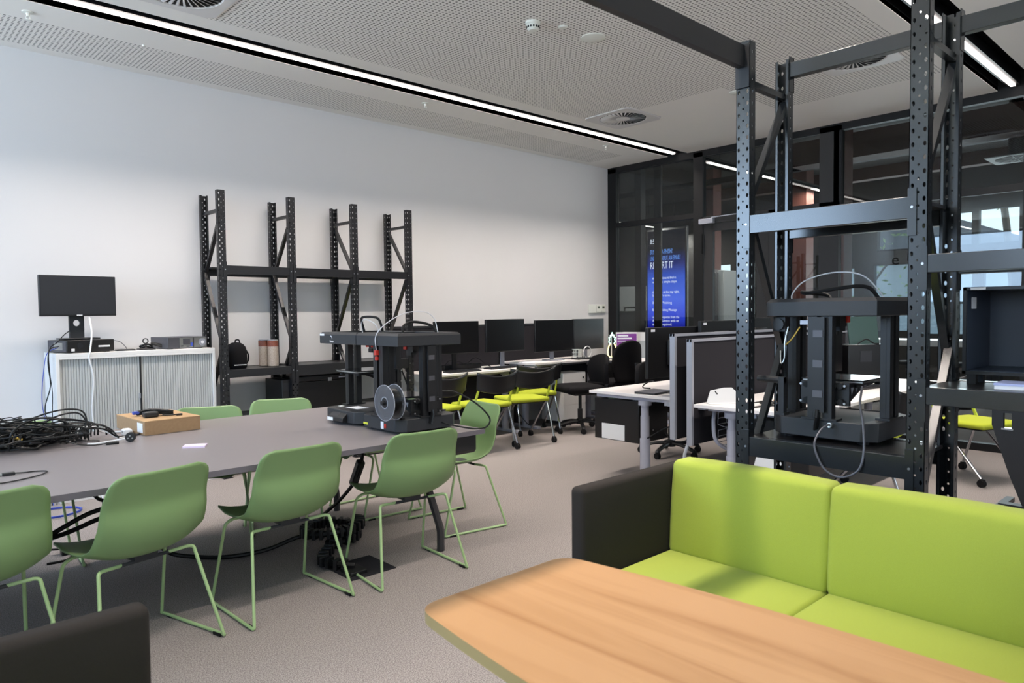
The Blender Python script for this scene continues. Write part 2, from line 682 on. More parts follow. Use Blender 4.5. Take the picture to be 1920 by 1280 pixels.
cb = MB().box(XB - .2, YB - .2, ZC + .3, XW + .05, YW + .15, ZC + .36)
struct('ceiling_deck', cb, M['slot'])

# linear ceiling lamps in the slots


def strip(name, yc, label, x0=.35, x1=8.2):
    t = thing(name, label, 'ceiling light', (0, 0, 0), 0, 'linear ceiling lights in black slots')
    MB().box(x0, yc - .05, ZC + .012, x1, yc + .05, ZC + .1).build('housing', M['plastic'], t, smooth=False)
    MB().box(x0 + .02, yc - .02, ZC - .002, x1 - .04, yc + .02, ZC + .013).build('diffuser', M['lamp'], t, smooth=False)
    hg = MB()
    for k in range(5):
        hg.cyl((x0 + .5 + k * 1.8, yc, ZC + .1), (x0 + .5 + k * 1.8, yc, ZC + .161), .006, n=6)
    hg.build('hanger', M['alu'], t)
    n = 3
    L = (x1 - x0 - .06) / n
    for k in range(n):
        area('strip_lamp', (x0 + .02 + L * (k + .5), yc, ZC - .006), (0, 0, -1), L, .036, STRIP_P * L, (1.0, 0.90, 0.82), R(115)).rotation_euler = (0, 0, 0)
    return t


strip('linear_light', 5.545, 'long white linear light in black ceiling slot along the white wall')
strip('linear_light', 1.755, 'white linear light in black ceiling slot above the tall black rack')

# ceiling fittings


def air_diffuser(x, y, label):
    t = thing('air_diffuser', label, 'air vent', (x, y, ZC), 0, 'square swirl air diffusers in the ceiling')
    p = MB()
    n = 36
    ro = .255
    a = .31
    ring = [(ro * math.cos(2 * PI * i / n), ro * math.sin(2 * PI * i / n)) for i in range(n)]

    def sq(i):
        t_ = 2 * PI * i / n
        c, s = math.cos(t_), math.sin(t_)
        k = a / max(abs(c), abs(s))
        return (c * k, s * k)
    rows = [[(*sq(i), -.001) for i in range(n)], [(*sq(i), -.012) for i in range(n)], [(*q, -.012) for q in ring], [(q[0] * .97, q[1] * .97, -.002) for q in ring]]
    p.grid(rows, closed_u=True)
    p.build('face_plate', M['diffuser'], t)
    MB().cyl((0, 0, -.001), (0, 0, -.0035), ro * .98, n=36).build('plenum', M['ductdark'], t)
    b = MB()
    for k in range(32):
        t_ = 2 * PI * k / 32
        r1, r2 = .075, .245
        ca, sa = math.cos(t_), math.sin(t_)
        w1, w2 = .008, .0185
        tx, ty = -sa, ca
        lo, hi = -.0125, -.0045
        b.add([(ca * r1 - tx * w1 * .5, sa * r1 - ty * w1 * .5, lo), (ca * r2 - tx * w2 * .5, sa * r2 - ty * w2 * .5, lo),
               (ca * r2 + tx * w2 * .6, sa * r2 + ty * w2 * .6, hi), (ca * r1 + tx * w1 * .6, sa * r1 + ty * w1 * .6, hi)], [(0, 1, 2, 3)])
    b.build('blade', M['diffuser'], t, solid=.0012)
    MB().lathe([(0, -.02), (.05, -.018), (.08, -.010), (.08, -.004)], n=24).build('hub', M['diffuser'], t)
    return t


air_diffuser(6.24, 4.89, 'square swirl air diffuser beside the long light slot, near the glass wall')
air_diffuser(6.25, 2.47, 'square swirl air diffuser seen behind the top beam of the tall rack')
air_diffuser(1.66, 4.86, 'swirl air diffuser cut by the top edge of the picture')

t = thing('smoke_detector', 'white round smoke detector with dark slots under the perforated ceiling', 'smoke detector', (3.71, 3.72, ZC))
MB().lathe([(0, 0), (.055, 0), (.055, -.014), (.046, -.022), (.046, -.028)], n=28).build('base', M['ivory'], t)
MB().lathe([(.046, -.028), (.044, -.05), (.032, -.062), (0, -.064)], n=28).build('cover', M['ivory'], t)
s = MB()
for k in range(14):
    a = 2 * PI * k / 14
    s.obox((.0455 * math.cos(a), .0455 * math.sin(a), -.039), (.004, .010, .014), Matrix.Rotation(a, 3, 'Z'))
s.build('slot', M['ductdark'], t)
for (x, y, r_, lab) in ((4.26, 3.62, .095, 'wide flat white disc speaker in the perforated ceiling'),
                        (6.33, 3.6, .06, 'small white round disc on the ceiling next to the rack post'),
                        (3.93, 3.63, .035, 'tiny white button fitting beside the smoke detector')):
    d = MB().lathe([(0, -.014), (r_ * .8, -.012), (r_, -.005), (r_, 0)], n=28).build('ceiling_disc', M['ivory'], loc=(x, y, ZC))
    tag(d, lab, 'ceiling fitting')


def sprinkler(x, y, label):
    t = thing('sprinkler', label, 'sprinkler', (x, y, ZC), 0, 'ceiling sprinklers')
    MB().lathe([(0, 0), (.036, 0), (.036, -.006), (.012, -.010), (.009, -.03), (0, -.03)], n=18).build('escutcheon', M['ivory'], t)
    b = MB()
    b.tube([(-.006, 0, -.028), (-.013, 0, -.04), (-.004, 0, -.052)], .0025, 6).tube([(.006, 0, -.028), (.013, 0, -.04), (.004, 0, -.052)], .0025, 6)
    b.cyl((0, 0, -.052), (0, 0, -.055), .016, n=14)
    b.build('deflector', M['ivory'], t)


for x, y, lab in ((.99, 5.9, 'ceiling sprinkler in the corner above the monitor on the cabinet'),
                  (4.3, 5.84, 'ceiling sprinkler between light slot and white wall, above the empty wall rack'),
                  (7.09, 5.83, 'ceiling sprinkler near the corner of white wall and glass wall')):
    sprinkler(x, y, lab)
d = MB().lathe([(0, -.012), (.010, -.010), (.012, 0)], n=12).build('ceiling_sensor', M['ivory'], loc=(1.76, 6.03, ZC))
tag(d, 'tiny white knob on the ceiling strip above the tambour cabinet', 'sensor')

# glass partition at XW
g = MB()
x0, x1 = XW, XW + .08
g.box(x0, -3.7, 3.44, x1, YW, ZC + .3).box(x0 - .01, -3.7, 0, x1 + .01, YW, .075)
g.box(x0, 6.60, 0, x1, YW, 3.5)
g.box(x0, 5.16, 0, x1, 5.30, 3.5)
g.box(x0 + .01, 5.3, 2.65, x1 - .01, 6.62, 2.72)
g.box(x0, 3.38, 2.6, x1, 3.47, 3.5)
g.box(x0 + .01, -3.7, 2.545, x1 - .01, 3.4, 2.615)
for y in (1.64, -.1, -1.9):
    g.box(x0, y - .04, 0, x1, y + .04, 3.5)
struct('window_frame', g, M['blackframe'])
g = MB()
g.box(x0, 4.10, 0, x1, 4.25, 2.64).box(x0, 3.41, 0, x1, 3.63, 3.5).box(x0, 3.4, 2.56, x1, 5.2, 2.65)
struct('door_frame', g, M['doorframe'])
dl = MB()
dl.box(x0 + .015, 5.02, .08, x1 - .015, 5.15, 2.555).box(x0 + .015, 4.26, .08, x1 - .015, 4.41, 2.555)
dl.box(x0 + .015, 4.4, .08, x1 - .015, 5.03, .22).box(x0 + .015, 4.4, 2.46, x1 - .015, 5.03, 2.555)
door = struct('door_1', dl, M['doorframe'])
MB().box(x0 + .035, 4.40, .2, x0 + .045, 5.04, 2.48).build('pane', M['glass'], door, smooth=False)
h = MB().tube(fillet([(x0 - .0, 4.33, .9), (x0 - .05, 4.33, .9), (x0 - .05, 4.33, 1.3), (x0, 4.33, 1.3)], .03), .011, 8)
h.build('handle', M['alu'], door)
cl = thing('door_closer', 'pale grey door closer box with arm at the head of the glass door', 'door closer', (XW, 5.0, 2.6))
MB().box(-.055, -.02, -.045, -.001, .19, .02).build('body', M['alu'], cl, bevel=.004)
MB().bar((-.03, .02, .03), (-.03, -.42, .04), .02, .012).box(-.035, -.43, .02, -.001, -.38, .05).build('arm', M['alu'], cl)
hn = MB()
for z in (2.3, .25):
    hn.cyl((x0 - .012, 5.16, z - .13), (x0 - .012, 5.16, z + .13), .013, n=10)
hn.build('hinge', M['slot'], door)
panes = [(5.30, 6.60, .07, 2.65), (5.30, 6.60, 2.72, 3.45), (3.47, 5.16, 2.65, 3.45), (3.63, 4.10, .07, 2.57),
         (1.68, 3.41, .07, 2.55), (1.68, 3.38, 2.61, 3.45), (-.06, 1.6, .07, 2.55), (-.06, 1.6, 2.61, 3.45)]
for i, (a, b, c, d) in enumerate(panes):
    struct('window_%d' % (i + 1), MB().box(XW + .036, a, c, XW + .044, b, d), M['glass'])

# the hall beyond the glass
XF = 15.0
fw_ops = [(4.87, 5.44, 2.56, 3.08), (4.30, 4.72, 2.56, 3.12), (3.82, 4.06, 2.56, 3.18), (3.10, 3.71, 2.56, 3.2), (2.3, 2.95, 2.56, 3.2),
          (5.88, 6.22, 1.0, 2.26), (4.86, 5.50, 1.0, 2.29), (4.30, 4.76, .95, 2.2), (3.80, 4.02, .95, 2.1), (3.2, 3.62, .95, 2.08), (2.2, 3.05, .95, 2.1),
          (8.05, 8.4, 1.0, 2.5), (8.65, 9.0, 1.0, 2.5)]
struct('wall_far', wall_open(MB(), XF, 'y', .15, -4, 12.2, 0, 4.3, fw_ops), M['farwall'])
for i, (a, b, c, d) in enumerate(fw_ops):
    w = MB()
    w.box(XF + .06, a, c, XF + .07, b, d, 1)
    zz = (c + d) / 2 if d - c > .8 else c + .02
    w.box(XF + .05, a, zz - .015, XF + .09, b, zz + .015, 0)
    struct('window_%d' % (i + 30), w, [M['blackframe'], M['clearglass']])
struct('wall_hall', MB().box(XW + .05, 12, 0, XF + .15, 12.15, 4.3).box(XW + .05, -4.15, 0, XF + .15, -4, 4.3).box(XW + .02, YW + .01, 0, XW + .1, 12.1, 4.3), M['farwall'])
struct('ceiling_hall', MB().box(XW + .085, -4, 4.1, XF + .15, 12.2, 4.2), M['farceil'])
area('window_daylight', (14.6, 4.2, 2.0), (-1, 0, -.1), 4.0, 1.6, 220, (0.85, 0.95, 1.0))
for i, (x, y0, y1) in enumerate(((12.0, 7.28, 7.58), (12.0, 5.50, 5.74), (9.9, 4.02, 4.2))):
    o = MB().box(x, y0, 0, x + .28, y1, 4.1).build('column_%d' % (i + 1), M['rust'], smooth=False)
    o['kind'] = 'structure'
bm_ = MB().box(10.4, -3.9, 3.55, 10.75, 5.0, 3.9).box(12.6, -3.9, 3.6, 12.8, 8.0, 3.8)
tr = struct('trim_2', bm_, mat('dark_rust_beam', (64, 38, 30), .8))
tr2 = struct('trim_3', MB().box(9.4, -3.9, 3.75, 9.6, 11.5, 3.85).box(11.5, -3.9, 3.7, 11.6, 11.5, 3.8), M['slot'])
t = thing('hall_light', 'long linear light hanging in the dark hall beyond the glass door', 'ceiling light', (0, 5.36, 3.45))
MB().box(8.7, -.04, .008, 12.9, .04, .07).build('housing', M['slot'], t, smooth=False)
for a, b in ((8.71, 10.33), (10.39, 10.76), (11.93, 12.6)):
    MB().box(a, -.03, -.004, b, .03, .01).build('diffuser', M['farlamp'], t, smooth=False)
for x in (9.5, 12.2):
    area('hall_lamp', (x, 5.36, 3.44), (0, 0, -1), 1.4, .06, 60, (1.0, .93, .86)).rotation_euler = (0, 0, 0)
hg = MB()
for x in (9.0, 10.8, 12.6):
    hg.cyl((x, 0, .07), (x, 0, .66), .005, n=6)
hg.build('hanger', M['slot'], t)
for (x, y, zl, L, lab) in ((9.25, 7.45, 2.9, .3, 'short far ceiling light seen high through the corner glass'),
                       (12.75, 9.5, 3.3, .55, 'far ceiling light just under the transom of the corner glass'),
                       (15.0 - .6, 9.95, 3.3, .5, 'farthest short ceiling light, just above the blue display')):
    t = thing('hall_downlight', lab, 'ceiling light', (x, y, zl), 0, 'short lights in the far hall')
    area('hall_lamp', (x + L / 2, y, zl - .012), (0, 0, -1), L, .08, 40, (1.0, .95, .9))
    MB().box(0, -.05, 0, L, .05, .05).build('housing', M['slot'], t, smooth=False)
    MB().box(.01, -.04, -.005, L - .01, .04, .003).build('diffuser', M['farlamp'], t, smooth=False)
    MB().cyl((L / 2, 0, .05), (L / 2, 0, 4.101 - zl), .006, n=6).build('hanger', M['slot'], t)
for x, y in ((11.2, 2.35),):
    t = thing('hall_diffuser', 'pale swirl diffuser hanging in the dark hall ceiling', 'air vent', (x, y, 3.36))
    MB().box(-.3, -.3, 0, .3, .3, .012).build('face_plate', M['farpale'], t)
    MB().cyl((0, 0, -.003), (0, 0, .002), .24, n=28).build('plenum', M['ductdark'], t)
    b = MB()
    for k in range(12):
        a = 2 * PI * k / 12
        b.bar((.06 * math.cos(a), .06 * math.sin(a), -.006), (.235 * math.cos(a), .235 * math.sin(a), -.006), .014, .003)
    b.build('blade', M['farpale'], t)
    MB().cyl((0, 0, .012), (0, 0, .745), .1, n=16).build('duct', M['slot'], t)

# tall display with the notice, dark mullion in front of it
tv = thing('display_screen', 'tall blue display reading REPORT IT behind the corner glass', 'display', (10.0, 6.95, 1.95))
MB().box(0, -.40, -.86, .06, .40, .86).build('housing', M['screen'], tv, bevel=.008)
gm = bpy.data.materials.new('blue_display')
gm.use_nodes = True
nt = gm.node_tree
nt.nodes.remove(nt.nodes['Principled BSDF'])
em = nt.nodes.new('ShaderNodeEmission')
tco = nt.nodes.new('ShaderNodeTexCoord')
sp = nt.nodes.new('ShaderNodeSeparateXYZ')
cr_ = nt.nodes.new('ShaderNodeValToRGB')
nt.links.new(tco.outputs['Generated'], sp.inputs[0])
nt.links.new(sp.outputs['Z'], cr_.inputs[0])
els = cr_.color_ramp.elements
els[0].position, els[0].color = 0.02, lin((32, 34, 150))
els[1].position, els[1].color = 0.80, lin((26, 26, 34))
e = els.new(0.15); e.color = lin((58, 84, 236))
e = els.new(0.30); e.color = lin((86, 120, 255))
e = els.new(0.52); e.color = lin((54, 96, 220))
e = els.new(0.66); e.color = lin((30, 40, 120))
nt.links.new(cr_.outputs[0], em.inputs[0])
em.inputs[1].default_value = 1.5
nt.links.new(em.outputs[0], nt.nodes['Material Output'].inputs[0])
scr = MB().box(-.003, -.37, -.82, .004, .37, .82).build('screen_face', gm, tv, smooth=False)
fm = frame((-.006, 0, 0), (0, -1, 0), (0, 0, 1))
txt_b = emat('display_text_blue', (110, 165, 255), 1.6)
txt_w = emat('display_text_white', (235, 240, 255), 1.8)
lettering([('SUSPECT A PHISH?', -.315, .435, .108, .445), ('UNSURE ABOUT AN EMAIL?', -.315, .325, .108, .60)], 'blue_lettering', txt_b, tv, fm)
lettering([('REPORT IT', -.315, .19, .165, .46), ('8:5', -.315, .61, .11, .09),
           ('anything suspicious via Email us', -.27, .015, .062, .47), ('with these simple steps.', -.27, -.05, .062, .49),
           ('three dots at the top right,', -.27, -.22, .062, .53), ('for each one.', -.27, -.275, .062, .36),
           ('Report Phishing', -.27, -.40, .062, .39), ('Report Phishing Message', -.27, -.52, .062, .485),
           ('receive a response from the', -.27, -.64, .062, .53), ('Analysis Service with an', -.27, -.70, .062, .52), ('action required.', -.27, -.76, .062, .39)], 'white_lettering', txt_w, tv, fm)
st = MB().box(.06, -.05, -1.95, .12, .05, .3).box(-.1, -.3, -1.95, .25, .3, -1.92)
st.build('stand', M['slot'], tv, smooth=False)
o = MB().box(9.2, 6.485, 0, 9.235, 6.615, 4.1).build('column_4', M['blackframe'], smooth=False)
o['kind'] = 'structure'
o = MB().box(9.2, 6.86, 0, 9.32, 6.98, 4.1).build('column_5', M['blackframe'], smooth=False)
o['kind'] = 'structure'

t = thing('display_board', 'pale grey standing board in the hall behind the corner glass', 'board', (10.6, 8.15, 0))
MB().box(0, -.42, .35, .04, .45, 1.89).build('panel', M['farpale'], t, bevel=.01)
MB().box(0, -.40, 0, .05, -.36, .4).box(0, .38, 0, .05, .42, .4).box(-.2, -.41, 0, .3, -.35, .04).box(-.2, .37, 0, .3, .43, .04).build('leg', M['slot'], t)
t = thing('hall_cabinet', 'dark low cabinet with rounded handle tray in front of the pale board', 'cabinet', (10.1, 7.82, 0))
MB().box(0, -.22, 0, .35, .24, 1.44).build('body', M['plastic2'], t, bevel=.01)
MB().tube(fillet([(.1, -.15, 1.44), (.1, -.15, 1.5), (.1, .15, 1.5), (.1, .15, 1.44)], .04), .015, 8).build('handle', M['slot'], t)
MB().box(-.004, -.2, .75, .001, .22, .76).box(-.004, -.2, .4, .001, .22, .41).build('door_seam', M['slot'], t)
t = thing('vending_unit', 'tall grey unit with rounded corner and pale side behind the glass door', 'tall unit', (10.0, 6.0, 0))
pts = [(-.02, 0), (.5, 0), (.5, 0.2), (-.02, .2)]
MB().prism([(0, 1.98), (0, 0), (.24, 0), (.24, 2.08), (.1, 2.08), (.03, 2.05)][::-1], 'x', 0, .5).build('body', M['fargrey'], t, bevel=.02)
MB().box(.03, -.10, 0, .45, -.002, 2.06).build('side_panel', M['farpale'], t, bevel=.01)
t = thing('hall_bench', 'long white bench top in the hall seen between the rack posts', 'table', (12.2, 3.7, 0))
MB().box(-.35, -1.0, .86, .35, 1.0, .95).build('top', M['white'], t, bevel=.008)
MB().box(-.3, -.95, 0, .3, -.88, .865).box(-.3, .88, 0, .3, .95, .865).build('leg', M['plastic2'], t)
for k, yy in enumerate((3.1, 3.75, 4.35)):
    t = thing('hall_stool', ['dark stool at the near end of the white hall bench', 'dark stool at the middle of the white hall bench', 'dark stool at the far end of the white hall bench'][k], 'stool', (11.6, yy, 0), 0, 'stools at the hall bench')
    MB().cyl((0, 0, .6), (0, 0, .65), .17, n=20).build('seat', M['plastic2'], t, bevel=.01)
    MB().cyl((0, 0, .03), (0, 0, .605), .022, n=10).cyl((0, 0, 0), (0, 0, .03), .19, n=20).build('pedestal', M['slot'], t)

# letters fixed on the glass
sg = lettering([('e', 0, 0, .17), ('n', .15, .035, .17)], 'glass_lettering', M['slot'], None, frame((XW + .034, 2.86, 1.90), (0, -1, 0), (0, 0, 1)))
tag(sg, 'black letters fixed on the glass beyond the tall rack', 'lettering')

# outside beyond the far windows


def tree(name, x, y, z, rx, rz, n, label, seed):
    rnd = random.Random(seed)
    t = thing(name, label, 'tree', (x, y, 0), 0, 'trees outside the far windows')
    tk = MB().tube(spl([(0, 0, 0), (.1, .1, z * .5), (0, .3, z), (-.1, .5, z + rz * .6)]), .07, 7)
    for k in range(6):
        a = rnd.uniform(0, 6.28)
        tk.tube(spl([(0, .2, z * .9), (.4 * math.cos(a), .2 + .5 * math.sin(a), z + .4), (.9 * math.cos(a), .2 + rx * math.sin(a), z + rz * .5)]), .025, 5)
    tk.build('trunk', M['bark'], t)
    lf = MB()
    for k in range(n):
        a, q = rnd.uniform(0, 6.28), rnd.random() ** .5
        p = Vector((q * rx * .6 * math.cos(a), .2 + q * rx * math.sin(a), z + rnd.uniform(-rz, rz)))
        m = Euler((rnd.uniform(0, 6), rnd.uniform(0, 6), rnd.uniform(0, 6))).to_matrix()
        w_, h_ = .03, .09
        lf.add([p + m @ Vector(v) for v in ((-w_, 0, 0), (0, -h_, .01), (w_, 0, 0), (0, h_, .01))], [(0, 1, 2, 3)])
    o = lf.build('foliage', M['leaf'], t, smooth=False)
    o['kind'] = 'stuff'


tree('garden_tree', 18.5, 6.6, 2.3, 1.0, 1.0, 130, 'pale leafy tree outside the far window above the printer', 1)
tree('garden_tree', 18.0, 3.75, 3.95, .75, .42, 60, 'drooping branches outside the upper far window at the picture edge', 2)
t = thing('garden_building', 'pale building with sloping roof outside the far window', 'building', (25, 8.3, 0))
MB().box(0, -4, 0, 4, 3.0, 3.2).build('wall', M['farpale'], t, smooth=False)
MB().prism([(-4.2, 3.1), (3.2, 3.1), (-.5, 4.6)], 'x', -.3, 4.3).build('roof', M['fargrey'], t, smooth=False)
o = MB().box(15.3, -15, -.12, 40, 25, -.1).build('ground', M['farpale'], smooth=False)
o['kind'] = 'structure'
# ------------------------------------------------------------------ racks


def post_mb(H, w=.064, d=.047, mi=0):
    """perforated open channel, face toward -Y, x centred, holes really cut"""
    mb = MB()
    pit = .05
    n = int(H / pit)

    def strip_(mp, u0, u1, uc, hw, hh, off):
        zs = [0.0] + [off + pit * k for k in range(n)] + [H]
        zs = sorted({round(z, 5) for z in zs if 0 <= z <= H})
        for a, b in zip(zs[:-1], zs[1:]):
            if b - a < pit * .9:
                mb.add([mp(u0, a), mp(u1, a), mp(u1, b), mp(u0, b)], [(0, 1, 2, 3)], mi)
                continue
            zc = (a + b) / 2
            um = (u0 + u1) / 2
            out = [(u0, a), (um, a), (u1, a), (u1, zc), (u1, b), (um, b), (u0, b), (u0, zc)]
            k = .72
            inn = [(uc - hw * k, zc - hh * k), (uc, zc - hh), (uc + hw * k, zc - hh * k), (uc + hw, zc), (uc + hw * k, zc + hh * k), (uc, zc + hh), (uc - hw * k, zc + hh * k), (uc - hw, zc)]
            vs = [mp(*q) for q in out] + [mp(*q) for q in inn]
            mb.add(vs, [(i, (i + 1) % 8, (i + 1) % 8 + 8, i + 8) for i in range(8)], mi)
    f = lambda u, z: (u, 0, z)
    h = w / 2
    strip_(f, -h, -.010, -.020, .0055, .0095, 0)
    strip_(f, -.010, .010, 0, .0042, .0048, .025)
    strip_(f, .010, h, .020, .0055, .0095, 0)
    strip_(lambda u, z: (-h, u, z), 0, d, d * .5, .005, .0085, .0)
    strip_(lambda u, z: (h, u, z), 0, d, d * .5, .005, .0085, .0)
    for s in (-1, 1):
        mb.add([(s * h, d, 0), (s * (h - .012), d, 0), (s * (h - .012), d, H), (s * h, d, H)], [(0, 1, 2, 3)], mi)
    return mb


def rack(name, label, origin, rotz, xs, depth, H, bays, flips, matr, group=None, extra_front=()):
    t = thing(name, label, 'rack', origin, rotz, group)
    proto = post_mb(H).build('upright', matr, t, solid=.0022, smooth=False)
    proto.location = (xs[0], 0, 0)
    first = True
    for x in xs:
        for back in (0, 1):
            o = proto if first else proto.copy()
            if not first:
                C.objects.link(o)
            first = False
            o.location = (x, depth if back else 0, 0)
            o.rotation_euler = (0, 0, PI if back else 0)
    for x in xs:
        MB().box(x - .04, -.01, 0, x + .04, .06, .006).build('foot_plate', matr, t, smooth=False)
        MB().box(x - .04, depth - .06, 0, x + .04, depth + .01, .006).build('foot_plate', matr, t, smooth=False)
    for x, fl_ in zip(xs, flips):
        zt = H - .17
        pts = [zt - .03, zt - .52, zt - 1.16, zt - 1.72, zt - 2.26]
        ends = [depth - .035, .035] if not fl_ else [.035, depth - .035]
        MB().bar((x, .03, zt), (x, depth - .03, zt), .03, .026).build('brace', matr, t, smooth=False)
        for i in range(4):
            a = (x + .006 * (-1) ** i, ends[i % 2], pts[i])
            b = (x + .006 * (-1) ** i, ends[(i + 1) % 2], max(pts[i + 1], .06))
            MB().bar(a, b, .026, .03, upv=(1, 0, 0)).build('brace', matr, t, smooth=False)
    bl = MB()
    for i, (k, zt, h, board, sides) in enumerate(bays):
        xa, xb = xs[k] + .033, xs[k + 1] - .033
        for s in sides:
            yb = -.002 if s == 'f' else depth - .038
            bm = MB()
            bm.box(xa, yb, zt - h, xb, yb + .04, zt)
            if h < .1:
                bm.box(xa, yb + (.028 if s == 'f' else 0), zt - .018, xb, yb + (.052 if s == 'f' else .012), zt - .014)
            o = bm.build('beam', matr, t, bevel=.003, smooth=False)
            yp = -.006 if s == 'f' else depth + .001
            for e, xe in ((0, xs[k]), (1, xs[k + 1])):
                pl = MB()
                u0, u1 = (xe + .004, xe + .034) if e == 0 else (xe - .034, xe - .004)
                pl.box(u0, yp, zt - h - .065, u1, yp + .005, zt + .03)
                xin = xe + .030 if e == 0 else xe - .034
                pl.box(xin, yb - .003 if s == 'f' else yb - .002, zt - h - .065, xin + .004, yb + .045, zt + .03)
                pl.build('beam_plate', matr, o, smooth=False)
                yy = yp - .002 if s == 'f' else yp + .007
                um = (u0 + u1) / 2
                bl.cyl((um, yy, zt - h * .5), (um, yy + (.003 if s == 'f' else -.003), zt - h * .5), .005, n=8)
        if board:
            MB().box(xa - .02, .285 if board == 'rear' else .035, zt - .016, xb + .02, depth - .035, zt - .002).build('shelf', M['shelfboard'], t, smooth=False)
    if bl.v:
        bl.build('bolt', M['zinc'], t)
    return t


wx = [0, .645, 1.305, 1.955]
wall_rack = rack('storage_rack', 'black perforated steel rack of three bays standing against the white wall', (2.405, 6.235, 0), 0, wx, .44, 2.51,
                 [(k, 1.862, .074, 'rear', 'fr') for k in range(3)] + [(0, .948, .068, True, 'fr'), (1, .955, .10, True, 'fr'), (2, .955, .10, True, 'fr')]
                 + [(k, .52, .06, True, 'fr') for k in range(3)],
                 [1, 1, 0, 0], M['rackw'], 'black steel storage racks')
bx = [0, .702, 1.407]
big_rack = rack('storage_rack', 'tall black perforated steel rack right behind the lime sofa', (2.90, 1.613, 0), -PI / 2, bx, .403, 2.59,
                [(0, .865, .086, True, 'fr'), (0, 1.837, .08, True, 'fr'), (0, 2.575, .067, False, 'r'),
                 (1, 1.620, .067, False, 'f'), (1, 1.626, .067, False, 'r'), (1, 1.133, .065, True, 'fr'), (1, 2.575, .067, False, 'r')],
                [0, 0, 0], M['rack'], 'black steel storage racks')
for c in kids(big_rack):
    # only the middle front upright runs past the top of the picture; the outer frames stop at the beam height
    pass
gb = MB().box(-.0, 0, 0, 3.25, .032, .094)
gt = thing('gantry_beam', 'black beam running overhead from the first rack post toward the viewer', 'beam', (-.36, 1.60, 2.475))
gb.build('beam', M['rackw'], gt, smooth=False)
MB().box(3.249, -.02, -.085, 3.255, .044, .10).build('beam_plate', M['rackw'], gt, smooth=False)
for dy in (-.19, .19):
    o = post_mb(2.60).build('upright', M['rackw'], gt, solid=.0022, smooth=False)
    o.location = (-.01, .015 + dy, -2.475)
    o.rotation_euler = (0, 0, PI / 2)
MB().bar((-.03, -.17, -.1), (-.03, .2, -.1), .03, .03).bar((-.03, -.17, -.3), (-.03, .2, -.9), .03, .03).bar((-.02, -.17, .05), (-.02, .2, .05), .04, .08).build('brace', M['rackw'], gt, smooth=False)

# ------------------------------------------------------------------ sofas and the wooden table


def rbox(mb, lo, hi, r, mi=0, shear=(0, 0), puff=0.0, axis=None):
    """soft box: rounded edges, optional puffed faces and a shear of x by z"""
    c = [(a + b) / 2 for a, b in zip(lo, hi)]
    h = [(b - a) / 2 for a, b in zip(lo, hi)]

    def cs(hh):
        rr = min(r, hh * .95)
        e = [-hh, -hh + rr * .12, -hh + rr * .35, -hh + rr * .65, -hh + rr]
        mid = [(-hh + rr) + (2 * hh - 2 * rr) * k / 6 for k in range(1, 6)]
        return e + mid + [-v for v in reversed(e)]
    L = [cs(v) for v in h]

    def pt(p):
        q = [max(-(hh - min(r, hh * .95)), min(hh - min(r, hh * .95), v)) for v, hh in zip(p, h)]
        d = Vector(p) - Vector(q)
        if d.length > 1e-9:
            rr = min(r, min(h) * .95)
            p = Vector(q) + d.normalized() * rr
        else:
            p = Vector(p)
        if puff:
            u = [min(1, abs(v) / hh) for v, hh in zip(p, h)]
            for a in range(3):
                b, e = (a + 1) % 3, (a + 2) % 3
                if u[a] > .8:
                    p[a] += math.copysign(puff * (1 - u[b] ** 2) * (1 - u[e] ** 2), p[a])
        x, y, z = p
        x += shear[0] * (z + h[2])
        return (c[0] + x, c[1] + y, c[2] + z)
    for a in range(3):
        b, e = (a + 1) % 3, (a + 2) % 3
        for s in (-1, 1):
            rows = []
            for v in L[e]:
                row = []
                for u in L[b]:
                    p = [0, 0, 0]
                    p[a], p[b], p[e] = s * h[a], u, v
                    row.append(pt(p))
                rows.append(row)
            mb.grid(rows, mi)
    return mb


def weld(o, dist=.0004):
    bm = bmesh.new()
    bm.from_mesh(o.data)
    bmesh.ops.remove_doubles(bm, verts=bm.verts, dist=dist)
    bmesh.ops.recalc_face_normals(bm, faces=bm.faces)
    for f_ in bm.faces:
        f_.smooth = True
    bm.to_mesh(o.data)
    bm.free()
    return o


def sofa(name, label, origin, rotz, group):
    """front toward local -X; arm at local y=0 going to -1.43"""
    t = thing(name, label, 'sofa', origin, rotz, group)
    ch = M['charcoal']
    for y0, y1 in ((-.065, 0), (-1.52, -1.455)):
        weld(rbox(MB(), (0, y0, .08), (.75, y1, .79), .022).build('arm', ch, t))
    weld(rbox(MB(), (.665, -1.52, .08), (.75, 0, .787), .02).build('back_panel', ch, t))
    weld(rbox(MB(), (.03, -1.46, .1), (.67, -.06, .30), .02).build('seat_base', ch, t))
    lg = 0
    for x in (.06, .68):
        for y in (-.06, -1.46):
            MB().box(x - .025, y - .025, 0, x + .025, y + .025, .09).build('leg', M['tableleg'], t, smooth=False)
    ym = -.7075
    for a, b in ((ym + .001, -.066), (-1.452, ym - .001)):
        weld(rbox(MB(), (-.02, a, .295), (.56, b, .452), .018, puff=.006).build('seat_cushion', M['lime'], t))
        o = weld(rbox(MB(), (.515, a, .44), (.635, b, .815), .024, shear=(.075 / .375 * .45, 0), puff=.012).build('back_cushion', M['lime'], t))
    return t


lime_sofa = sofa('sofa', 'lime green two-seat sofa with charcoal arm, in front of the tall black rack', (1.905, 1.745, 0), 0, 'two-seat sofas at the wooden table')
dark_sofa = sofa('sofa', 'two-seat sofa showing only its charcoal outer back corner, cut by the bottom edge', (.468, .21, 0), PI, 'two-seat sofas at the wooden table')

# boat-shaped wooden table
wt = thing('wooden_table', 'light oak boat-shaped table with rounded corners in front of the lime sofa', 'table', (1.2, .45, 0))
half = []
for k in range(0, 21):
    y = 1.35 - .45 - k * .09
    half.append(y)
cx = 1.2


